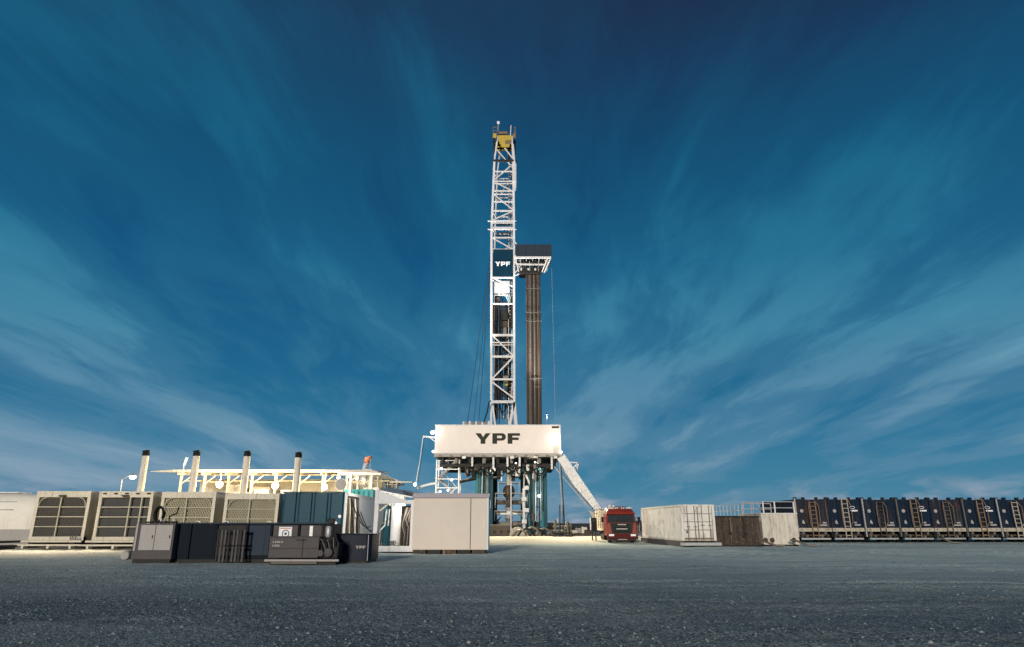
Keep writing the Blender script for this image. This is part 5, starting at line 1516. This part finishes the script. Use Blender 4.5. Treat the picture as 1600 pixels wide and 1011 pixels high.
# billboard in the mast
m = MB(); m.box((at(770.5, 410, MD0).x, MD0 - .3, mz(433)), (at(801.5, 410, MD0).x, MD0 - .18, mz(391))); BB = m.build('mast_sign', M_tealD if False else paint('sign_blue', (.006, .034, .062), .6, spec=.02, dirt=.08, streak=.1, bump=.05), RIG)
letters(at(774, 412, MD0).x, at(785, 415.5, MD0 - .3).z, at(797, 412, MD0).x - at(774, 412, MD0).x, mz(409) - mz(415.5), MD0 - .303, BB, M_ltr, .03)
# flood panel
lc = at(785, 449.5, MD0 + .3)
block('lamp_back_panel', (lc.x - 1.0, MD0 + .45, mz(460)), (lc.x + .9, MD0 + .55, mz(437)), M_white, RIG)
block('mast_flood', (lc.x - .62, MD0 + .25, lc.z - .42), (lc.x + .62, MD0 + .4, lc.z + .36), G_panel, RIG)
spot('mast_flood_light', (lc.x, MD0 - .2, lc.z), (lc.x, MD0 - 4, lc.z - 8), 900, (.95, 1, .96), 150, RIG)
# working platform and top drive
beam('inner_rail', at(771, 460, MD0 + .3), at(789, 460, MD0 + .3), .08, .08, M_dark, RIG)
for k in range(5):
    a = at(789 + k * 1.6, 459, MD0 + .4); beam('inner_stair', a, at(795 + k * 1.2, 474, MD0 + .4), .06, .06, M_teal if k % 2 else M_galv, RIG)
m = MB(); c = at(778, 468, MD0 + .8); m.lathe((c.x, c.y, c.z - .55), [(.3, 0), (.42, .3), (.4, .9), (.2, 1.15)], 14); m.build('travelling_block', M_dark, RIG, smooth=True)
for (px0, px1, py0, py1, mt) in ((781, 799, 476, 486, M_slate), (784, 794, 486, 503, M_dark), (782, 797, 500, 512, M_brown), (786, 792, 512, 526, M_mid), (795, 800, 470, 500, M_dark)):
    a, b_ = at(px0, py1, MD0 + .9), at(px1, py0, MD0 + .9)
    m = MB(); m.box((a.x, MD0 + .7, a.z), (b_.x, MD0 + 1.3, b_.z)); m.build('top_drive_housing', mt, RIG, bevel=.06)
tube_obj('kelly_hose', [at(789, 470, MD0 + .5), at(796, 500, MD0 + .4), at(797, 560, MD0 + .5), at(795, 600, MD0 + .5), at(790, 640, MD0 + .4), at(784, 646, MD0 + .4), at(781.5, 636, MD0 + .4), at(781, 560, MD0 + .6)], .09, M_rubber, RIG, 8)
for px in (774.5, 779.5, 783):
    rod('hoist_cable', at(px, 630, MD0 + .5), at(px + .5, 476, MD0 + .5), .07, M_dark, RIG)
for k in range(10):
    a = at(790 + (k * 3) % 9, 540 + k * 8.5, MD0 + 1.0)
    block('inner_fitting', a - Vector((.3, .15, .28)), a + Vector((.3, .15, .28)), (M_brown, M_dark, M_mid, M_yellow)[k % 4] if k != 3 else M_brown, RIG)
for k in range(26):
    a = at(773 + (k * 7) % 27, 520 + k * 4.3, MD0 + 1.2)
    block('inner_machinery', a - Vector((.10 + .05 * (k % 4), .12, .25 + .12 * (k % 3))), a + Vector((.10 + .05 * (k % 3), .12, .25 + .12 * (k % 5))), (M_dark, M_brown, M_slate, M_mid, M_rubber)[k % 5], RIG)
for k in range(7):
    rod('inner_pipe', at(773 + 4 * k, 655, MD0 + 1.5), at(773.5 + 4 * k, 466 + 9 * (k % 3), MD0 + 1.5), .05 + .02 * (k % 3), (M_dark, M_brown, M_galv)[k % 3], RIG)
# A-frame at the foot of the right leg
ap = (leg_x('R', mz(630)), MD0 - .1, mz(630))
beam('a_frame_leg', ap, (at(786, 664, MD0 - .1).x, MD0 - .1, z_base), .32, .3, M_white, RIG)
beam('a_frame_leg', ap, (at(810.5, 664, MD0 - .1).x, MD0 - .1, z_base), .36, .3, M_white, RIG)
beam('a_frame_leg', (ap[0], MD1, ap[2]), (at(806, 664, MD0).x, MD1, z_base), .25, .25, M_greyL, RIG)
beam('a_frame_leg', at(770, 634, MD0), (at(780, 664, MD0).x, MD0, z_base), .2, .2, M_white, RIG)
beam('a_frame_strut', at(799, 640, MD0 - .1), at(797, 664, MD0 - .1), .1, .1, M_galv, RIG)
# floor clutter left of the mast behind the sign
x0_, x1_ = at(723, 662, 74).x, at(764, 662, 74).x
block('drawworks_cover', (x0_, 74, z_base), (x1_, 76, mz(660.5, 74)), M_greyL, RIG)
for k in range(9):
    block('floor_tool', (x0_ + .35 * k, 73.8, sz1 + .05), (x0_ + .2 + .35 * k, 74, mz(659.5, 74) + .05 * (k % 3)), M_mid if k % 2 else M_white, RIG)
tube_obj('floor_hose', [at(755, 662, 75), at(761, 645, 75), at(764, 629, 75), at(767, 626, 75)], .07, M_rubber, RIG)
rod('whip_aerial', at(854.5, 664, 74), at(854.5, 649, 74), .03, M_galv, RIG)
m = MB(); c = at(854.5, 649, 74); m.lathe((c.x, c.y, c.z), [(.06, 0), (.14, .08), (.06, .2)], 8); m.build('aerial_head', M_slate, RIG, smooth=True)
# lines
for (a, b_, r_) in ((at(769, 375, MD0), at(729, 672, 77), .028), (at(769, 380, MD0), at(747, 672, 78), .028), (at(768, 395, MD0), at(739, 672, 79), .022), (at(868, 664, 74), at(862, 420, 76), .02)):
    rod('guy_line', a, b_, r_, M_dark if a.x < 0 else M_greyL, RIG)
# crown
c0, c1 = at(777, 219, MD0), at(800, 219, MD0)
zc0, zc1 = mz(236), mz(213)
m = MB(); m.prism([(at(779, 220, MD0).x, mz(221)), (at(784, 230, MD0).x, mz(231)), (at(795, 230, MD0).x, mz(231)), (at(799.5, 220, MD0).x, mz(222)), (at(799, 215, MD0).x, mz(213)), (at(778, 215, MD0).x, mz(213))], MD0 - .25, MD0 - .05)
CR = m.build('crown_block', M_yellow, RIG)
block('crown_frame', (c0.x - .1, MD0 - .02, mz(217)), (c1.x + .1, MD1 + .3, mz(212)), M_yellow, CR)
block('crown_plate', (c0.x + 1.05, MD0 - .3, mz(227)), (c1.x - .12, MD0 - .255, mz(221)), M_tan, CR)
for k in range(3):
    block('crown_cross_beam', (c0.x - .5, MD0 + .5 + .8 * k, mz(219)), (c1.x + .5, MD0 + .62 + .8 * k, mz(217)), M_dark, CR)
for k in range(5):
    m = MB(); m.lathe((c0.x + .12 + .26 * k, MD0 + 1.0, mz(209)), [(.72, 0), (.62, .05), (.62, .12), (.72, .17)], 20, 'X'); m.build('sheave', (M_brown, M_tan, M_mid)[k % 3], CR, smooth=True)
block('sheave_guard', (c0.x + .1, MD0 - .1, mz(210)), (c0.x + 1.3, MD0 + .0, mz(206)), M_tan, CR)
zp = mz(221)
p0, p1 = at(770.5, 221, MD0).x, at(805.5, 221, MD0).x
block('crown_walkway', (p0, MD0 - .7, zp), (c0.x - .25, MD1 + .7, zp + .1), M_dark, CR)
block('crown_walkway', (c1.x + .25, MD0 - .7, zp), (p1, MD1 + .7, zp + .1), M_dark, CR)
block('crown_toe_panel', (p0, MD0 - .72, zp + .1), (c0.x - .12, MD0 - .66, zp + .75), M_yellow, CR)
block('crown_toe_panel', (c1.x + .12, MD0 - .72, zp + .1), (p1, MD0 - .66, zp + .75), M_tan, CR)
for i, x in enumerate((p0, p0 + .55, c1.x + .3, p1)):
    rod('crown_rail_post', (x, MD0 - .7, zp), (x, MD0 - .7, mz(203.5)), .035, M_tan, CR)
    rod('crown_rail_post', (x, MD1 + .7, zp), (x, MD1 + .7, mz(203.5)), .035, M_tan, CR)
for z in (mz(203.5), mz(209)):
    rod('crown_rail', (p0, MD0 - .7, z), (p0 + .55, MD0 - .7, z), .03, M_tan, CR); rod('crown_rail', (c1.x + .3, MD0 - .7, z), (p1, MD0 - .7, z), .03, M_tan, CR)
    rod('crown_rail', (p0, MD1 + .7, z), (p1, MD1 + .7, z), .03, M_tan, CR)
    for x in (p0, p1):
        rod('crown_rail', (x, MD0 - .7, z), (x, MD1 + .7, z), .03, M_tan, CR)
rod('crown_mast', at(778.5, 212, MD0), at(778.5, 193, MD0), .05, M_galv, CR)
m = MB(); c = at(778.7, 193, MD0); m.lathe((c.x, c.y, c.z - .1), [(.08, 0), (.22, .12), (.22, .3), (.1, .42)], 10); m.build('beacon_lamp', M_ltr, CR, smooth=True)
rod('crown_aerial', at(797.5, 214, MD0), at(798.5, 196, MD0), .07, M_white, CR)
# derrickman board
KD = 76.0
kx0, kx1 = at(806.5, 398, KD).x, at(860.5, 398, KD).x
kz0, kz1 = mz(408, KD), mz(389, KD)
m = MB(); m.box((kx0, KD - 1.4, kz0), (kx1, KD - 1.32, kz1)); MBD = m.build('monkey_board', M_slate, RIG)
block('wind_panel', (kx1 - .08, KD - 1.315, kz0), (kx1, KD + 1.5, kz1), M_slate, MBD)
block('wind_panel', (kx0, KD - 1.315, kz0), (kx0 + .08, KD + 1.5, kz1), M_slate, MBD)
for k in range(5):
    x = kx0 + (kx1 - kx0) * k / 4
    beam('panel_post', (x, KD - 1.44, kz0), (x, KD - 1.44, kz1 + .05), .07, .07, M_slate, MBD)
block('board_edge', (kx0 - .2, KD - 1.5, kz0 - .22), (kx1 - .05, KD - 1.3, kz0 - .004), M_white, MBD)
block('board_floor', (kx0, KD - 1.29, kz0 - .2), (kx1 - .1, KD + 1.5, kz0 - .1), M_mid, MBD)
zl = mz(431, KD)
for k in range(11):
    x = kx0 + .1 + (kx1 - kx0 - .5) * k / 10
    xb_ = x + .12 * (5 - k) * .3
    beam('finger', (x, KD - 1.35, kz0 - .4), (x, KD + 1.4, kz0 - .4), .09, .16, M_galv if k % 2 else M_tealD, MBD, (0, 0, 1))
    beam('hanger', (x, KD - 1.25, kz0 - .22), (xb_, KD - .9, zl + .5 * (k % 3) * .5), .07, .07, (M_dark, M_galv, M_tealD)[k % 3], MBD)
beam('underside_chord', (kx0 + .1, KD - 1.2, kz0 - .9), (kx1 - .9, KD - 1.2, kz0 - .95), .18, .14, M_galv, MBD)
beam('underside_chord', (kx0 + .25, KD - .95, zl + .05), (kx1 - 1.15, KD - .95, zl), .22, .2, M_dark, MBD)
block('underside_bin', (kx0 + .35, KD - .85, zl + .1), (kx1 - 1.3, KD + 1.0, kz0 - .3), M_dark, MBD)
block('underside_frame', (kx0 + .05, KD - 1.1, kz0 - 1.0), (kx1 - .75, KD + 1.2, kz0 - .5), M_dark, MBD)
for k in range(9):
    x = kx0 + .5 + (kx1 - kx0 - 2.0) * k / 8
    block('finger_latch', (x, KD - 1.12, zl + .3 + .28 * (k % 3)), (x + .2, KD - .88, zl + .55 + .28 * (k % 3)), (M_galv, M_tealD, M_mid)[k % 3], MBD)
for (a, b_) in (((kx1 - .12, kz0 - .2), (kx1 - .9, zl)), ((kx1 - .5, kz0 - .2), (kx1 - 1.15, zl + .1)), ((kx0 - .1, kz0 - .2), (kx0 + .3, zl + .1))):
    beam('knee_strut', (a[0], KD - 1.3, a[1]), (b_[0], KD - 1.0, b_[1]), .13, .1, M_galv, MBD)
for (pa, pya, pb, pyb) in ((802, 374, 811, 388), (811, 388, 811, 408), (803, 402, 808, 398), (803, 408, 812, 418), (803, 432, 811, 428), (803, 428, 811, 420)):
    beam('board_stay', at(pa, pya, KD - 1.0), at(pb, pyb, KD - 1.0), .12, .1, M_white, MBD)
# mast uplights on the floor corners (hidden behind the sign wall)
for (x, y, pw, tz) in ((-5.6, 73.2, 42000, 47), (3.9, 73.4, 30000, 47)):
    block('mast_uplight_housing', (x - .3, y - .2, sz1 - .62), (x + .3, y + .2, sz1 - .3), M_dark, RIG)
    spot('mast_uplight', (x, y, sz1 - .2), (-1.1, 76.4, tz), pw, (1, .93, .90), 30, RIG, .8, .3)

# racked drill pipe: each stand its own thing
pipe_lab = 'brown steel drill pipe standing in the racked bundle beside the mast'
xp0 = at(822.5, 500, 76).x
for i in range(12):
    for j in range(4):
        x = xp0 + .145 * i + (.03 if j % 2 else 0); y = 75.3 + .3 * j
        o = rod('drill_pipe', (x, y, zf - .04), (x + .0 + .02 * rr.uniform(-1, 1), y, mz(428) + .35 * rr.random()), .056, PIPES[(i * 7 + j * 3 + (i * i) % 4) % 5], None, 8)
        tag(o, pipe_lab, 'pipe', 'drill pipe racked beside the mast')
for py in (450, 487.5, 501, 591, 603.5):
    z = at(835, py, 75.2).z
    o = tube_obj('bundle_strap', [(xp0 - .14, 75.2, z), (xp0 + .3, 75.16, z - .07), (xp0 + .7, 75.16, z - .1), (xp0 + 1.2, 75.16, z - .06), (xp0 + 1.76, 75.2, z + .02), (xp0 + 1.78, 76.3, z), (xp0 - .13, 76.35, z), (xp0 - .14, 75.25, z)], .03, M_mid, None)
    tag(o, '%s pale strap tied round the racked drill pipe' % {450: 'topmost', 487.5: 'second highest', 501: 'middle', 591: 'second lowest', 603.5: 'lowest'}[py], 'strap', 'straps on the pipe bundle')

# pipe ramp + catwalk
def ramp_catwalk():
    D = 72.5
    a = at(874, 716, D); b_ = at(937, 803, D)
    t = thing('pipe_ramp', 'long white pipe ramp sloping from the rig floor down towards the red truck', 'ramp', (b_.x, D, 0))
    d = (b_ - a)
    m = MB(); m.loft([[a + Vector((-.3, -.7, -.1)), a + Vector((.4, -.7, .25)), a + Vector((.4, .7, .25)), a + Vector((-.3, .7, -.1))],
                      [a.lerp(b_, .45) + Vector((-.42, -.7, -.3)), a.lerp(b_, .45) + Vector((.4, -.7, .25)), a.lerp(b_, .45) + Vector((.4, .7, .25)), a.lerp(b_, .45) + Vector((-.42, .7, -.3))],
                      [b_ + Vector((-.15, -.6, -.1)), b_ + Vector((.15, -.6, .1)), b_ + Vector((.15, .6, .1)), b_ + Vector((-.15, .6, -.1))]])
    m.build('trough', M_white, t)
    beam('side_rail', a + Vector((.42, -.75, .34)), b_ + Vector((.22, -.65, .24)), .12, .12, M_white, t)
    beam('lower_chord', a + Vector((-.6, -.3, -.9)), b_ + Vector((-1.4, -.3, .9)), .09, .09, M_greyL, t)
    c = at(904, 723, D); e = at(893, 733, D); g = at(899, 742, D)
    for p, q in ((c, e), (c, g), (at(890, 722.5, D), c), (at(901, 727, D), at(900, 738, D))):
        beam('bracket_bar', p, q, .13, .12, M_white, t)
    for k in range(7):
        p = a.lerp(b_, .08 + .13 * k)
        beam('trough_rib', p + Vector((-.3, -.74, -.18)), p + Vector((.33, -.74, .2)), .06, .06, M_white, t)
    # catwalk landing at the foot
    x0, x1 = b_.x - 1.1, b_.x + 3.4
    block('landing_deck', (x0 + .4, D - 1.2, 2.0), (x1, D + 1.2, 2.25), M_cream, t)
    m = MB(); m.prism([(x0 - .2, 2.9), (x0 + 1.3, 2.3), (x0 + 1.4, 1.4), (x0 + .8, .9)], D - 1.25, D - 1.15); m.build('skirt_plate', M_greyL, t)
    for k in range(6):
        x = x0 + .9 + k * .62
        block('landing_leg', (x, D - 1.15, .3), (x + .18, D - .95, 2.0), (M_tan, M_cream)[k % 2], t)
        rod('stanchion', (x + .05, D - 1.1, 2.25), (x + .05, D - 1.1, 3.1 + .15 * (k % 2)), .05, M_white, t)
        beam('leg_brace', (x, D - 1.2, .5), (x + .6, D - 1.2, 1.9), .09, .07, M_brown, t)
    rod('handrail', (x0 + .9, D - 1.1, 3.1), (x1 - .2, D - 1.1, 3.15), .05, M_white, t)
    for p in (at(876, 716, D - .5), at(873.5, 716, D - .6)):
        tube_obj('hanging_cable', arc(p, Vector((p.x + .3, p.y, .8)), 0, 3), .05, M_dark if p.x > 5.1 else M_greyL, t)
ramp_catwalk()

# blow-out preventer stack under the floor
def bop():
    D = 76.0
    c = at(795, 800, D); x, y = c.x, D
    t = thing('blowout_preventer', 'cream and rust wellhead valve stack under the rig floor between the teal legs', 'wellhead', (x, y, B0))
    m = MB(); m.lathe((x, y, B0 - .2), [(.5, 0), (.5, .35), (.28, .4), (.28, .9)], 16); m.build('casing_head', M_brown, t, smooth=True)
    zz = B0 + .7
    for k in range(3):
        m = MB(); m.lathe((x, y, zz), [(.42, 0), (.42, .12), (.3, .15), (.3, .95), (.42, .98), (.42, 1.1)], 16); s = m.build('spool', (M_mid, M_greyL, M_brown)[k], t, smooth=True)
        m = MB(); m.box((x - 1.0, y - .3, zz + .3), (x + 1.0, y + .3, zz + .75)); rmb = m.build('ram_body', (M_mid, M_galv, M_brown)[k], t, bevel=.06)
        for sgn in (-1, 1):
            m = MB(); m.lathe((x + sgn * 1.0 - (.0 if sgn > 0 else .5), y, zz + .52), [(.2, 0), (.24, .06), (.24, .44), (.2, .5)], 14, 'X'); m.build('bonnet', M_galv if k % 2 else M_mid, rmb, smooth=True)
        zz += 1.12
    m = MB(); m.lathe((x, y, zz), [(.5, 0), (.62, .2), (.66, .7), (.5, 1.1), (.3, 1.25)], 18); m.build('annular', M_brown, t, smooth=True)
    zz += 1.25
    m = MB(); m.lathe((x, y, zz), [(.26, 0), (.26, 1.7), (.42, 1.8), (.42, zf - 1.4 - zz)], 16); m.build('bell_nipple', M_cream, t, smooth=True)
    for py, w in ((771.5, 1.5), (779, 1.55), (799, 1.6), (755, 1.2)):
        z = at(795, py, D - .8).z
        for sgn in (-1, 1):
            block('platform_wing', (x + sgn * .38, y - 1.0, z), (x + sgn * w, y + .6, z + .09), M_greyL, t)
            rod('wing_post', (x + sgn * (w - .06), y - .95, z - 1.0), (x + sgn * (w - .06), y - .95, z), .04, M_galv, t)
    rod('kill_line', (x + .25, y - .75, B0 + .3), (x + .25, y - .75, zz + 1.8), .075, M_white, t, 12)
    for k in range(5):
        p = Vector((x - .8 - .12 * k, y - .5, 2.3 - .1 * k)); q = Vector((x - 1.7 - .18 * k, y - .4, .6))
        tube_obj('control_hose', arc(p, q, -.25, 8), .045, M_rubber, t)
    for dx in (-1.85, 1.95):
        tube_obj('turnbuckle_line', [(x + dx, y - .3, B0 + .3), (x + dx + .2 * (1 if dx > 0 else 1), y - .3, 4), (x + dx * .95, y - .3, zf - 1.5)], .045, M_dark, t)
bop()

# clutter on the pad round the rig
def pad_clutter():
    D = 70.0
    t = thing('cellar_box', 'long mud-caked steel box at the foot of the wellhead', 'box', (gx(780, D), D, B0))
    x0, x1 = gx(766, D), gx(798, D)
    m = MB(); m.prism([(x0, B0 - .1), (x1, B0 - .1), (x1 - .05, 1.35), (x0 + .05, 1.4)], D, D + 1.6); m.build('case', M_mud, t)
    block('lid', (x0 - .05, D - .06, 1.41), (x1 + .05, D + 1.65, 1.5), M_mid, t)
    for k in range(3):
        rod('pipe_end', (x0 + .4 + .7 * k, D - .05, .8), (x0 + .4 + .7 * k, D + .1, .8), .16, M_dark, t, 12)
    D = 69.0
    m = MB(); cx = gx(808.5, D)
    pts = []
    for k in range(12):
        a = math.pi * k / 11; pts.append((cx - .78 * math.cos(a) * (1 + .06 * math.sin(3 * k)), B0 - .1 + 1.0 * math.sin(a) ** .6))
    m.prism(pts, D, D + .8); o = m.build('concrete_block', M_conc, None, bevel=.05)
    tag(o, 'pale rounded concrete block among dark hoses in front of the wellhead', 'block')
    for i in range(7):
        D = 68.6 + .35 * i
        p, q = Vector((gx(800 + 9 * i, D), D, B0 + .05)), Vector((gx(826 + 9.5 * i, D), D + .4, B0 + .1))
        o = tube_obj('mud_hose', arc(p, q, -.55 - .12 * (i % 3), 10), .1, M_rubber if i % 2 else M_mid, None, 8)
        tag(o, 'mud-stained hose looped on the pad, %s from the concrete block towards the manifold' % ('first', 'second', 'third', 'fourth', 'fifth', 'sixth', 'seventh')[i], 'hose', 'mud hoses under the rig')
    # manifold cluster
    D = 68.0
    cx = gx(880, D)
    t = thing('choke_manifold', 'dark cluster of valves and pipes standing on the pad beyond the teal leg', 'manifold', (cx, D, B0))
    rq = random.Random(9)
    block('manifold_skid', (cx - 1.0, D - .2, B0 - .1), (cx + .9, D + 1.5, B0 + .18), M_dark, t)
    for k in range(26):
        x = cx - .9 + 1.75 * rq.random(); y = D + rq.random(); h = .5 + 1.25 * rq.random()
        rod('valve_stem', (x, y, B0 + .1), (x, y, B0 + h), .05 + .05 * rq.random(), (M_dark, M_tealD, M_mid, M_galv)[k % 4], t)
        if k % 2 == 0:
            m = MB(); r_ = .13 + .08 * rq.random()
            m.tube([(x + r_ * math.cos(a), y - .12, B0 + h * .8 + r_ * math.sin(a)) for a in [2 * math.pi * j / 9 for j in range(10)]], .03, 5); m.build('hand_wheel', (M_dark, M_mid)[k % 3 == 0], t)
    for k in range(5):
        rod('header_pipe', (cx - .95, D + .2 * k, B0 + .35 + .2 * k), (cx + .9, D + .2 * k, B0 + .35 + .2 * k), .09, (M_dark, M_mid)[k % 2], t, 12)
    for px in (875.5, 880.5):
        rod('tall_pole', (gx(px, D), D + .3, B0), (gx(px, D) + .03, D + .3, at(px, 789, D).z), .05, M_dark, t)
    # small crates and drums further right
    for i, (px, w, h, mt, D) in enumerate(((897, .9, .55, M_beige, 74), (906, 1.1, .75, M_conc, 80), (914, .7, .9, M_cream, 76), (921, .9, .6, M_brown, 72), (888, .8, .7, M_mid, 78))):
        x = gx(px, D); z = gz(x, D)
        t = thing('pallet_load', ['low beige', 'wide grey', 'tall cream', 'brown', 'rusty steel'][i] + ' covered pallet load on the pad between manifold and truck', 'pallet', (x, D, z), 'pallet loads on the pad')
        m = MB(); m.loft([[(x - w / 2, D, z + .14), (x + w / 2, D, z + .14), (x + w / 2, D + .9, z + .14), (x - w / 2, D + .9, z + .14)], [(x - w * .46, D + .05, z + h), (x + w * .40, D + .05, z + h * .92), (x + w * .40, D + .8, z + h * .9), (x - w * .46, D + .8, z + h)]]); m.build('sheeted_load', mt, t, bevel=.06)
        for k in range(3):
            block('pallet_board', (x - w / 2, D + .35 * k, z), (x + w / 2, D + .35 * k + .14, z + .135), M_tan, t)
    # mud berm
    m = MB(); rings = []
    rq = random.Random(3)
    for k in range(40):
        x = -3.6 + 14.0 * k / 39; h = .10 + .22 * rq.random()
        rings.append([(x, 70.2 - .3 * rq.random(), gz(x, 70) - .05), (x, 71, gz(x, 71) + h), (x, 72.2, gz(x, 72) + h * .8), (x, 73.2, gz(x, 73) - .05)])
    m.loft(rings, cap=False, closed=False); o = m.build('mud', M_mud, None, smooth=True); tag(o, 'low churned mud bank along the foot of the rig', 'mud', kind='stuff')
pad_clutter()

# far scrub on the plain, one mass
def scrub():
    rs = random.Random(21); m = MB()
    for k in range(420):
        y = 130 + 420 * rs.random(); x = (rs.random() - .5) * 1.7 * y; h = .5 + 1.0 * rs.random(); w = .8 + 2.0 * rs.random()
        n = 6
        base_ = [(x + w * math.cos(2 * math.pi * j / n) * rs.uniform(.6, 1), y + w * math.sin(2 * math.pi * j / n) * rs.uniform(.6, 1), gz(x, y) - .1) for j in range(n)]
        mid_ = [(x + w * .8 * math.cos(2 * math.pi * j / n + .4) * rs.uniform(.5, 1), y + w * .8 * math.sin(2 * math.pi * j / n + .4) * rs.uniform(.5, 1), gz(x, y) + h * rs.uniform(.4, .8)) for j in range(n)]
        top_ = [(x + w * .3 * math.cos(2 * math.pi * j / n), y + w * .3 * math.sin(2 * math.pi * j / n), gz(x, y) + h * rs.uniform(.8, 1.1)) for j in range(n)]
        m.loft([base_, mid_, top_])
    o = m.build('scrub', paint('scrub_leaf', (.07, .06, .04), .95, dirt=.4, streak=0, dirtcol=(.12, .10, .07), bump=.6), None)
    tag(o, 'low brown scrub scattered over the plain behind the rig', 'scrub', kind='stuff')
scrub()
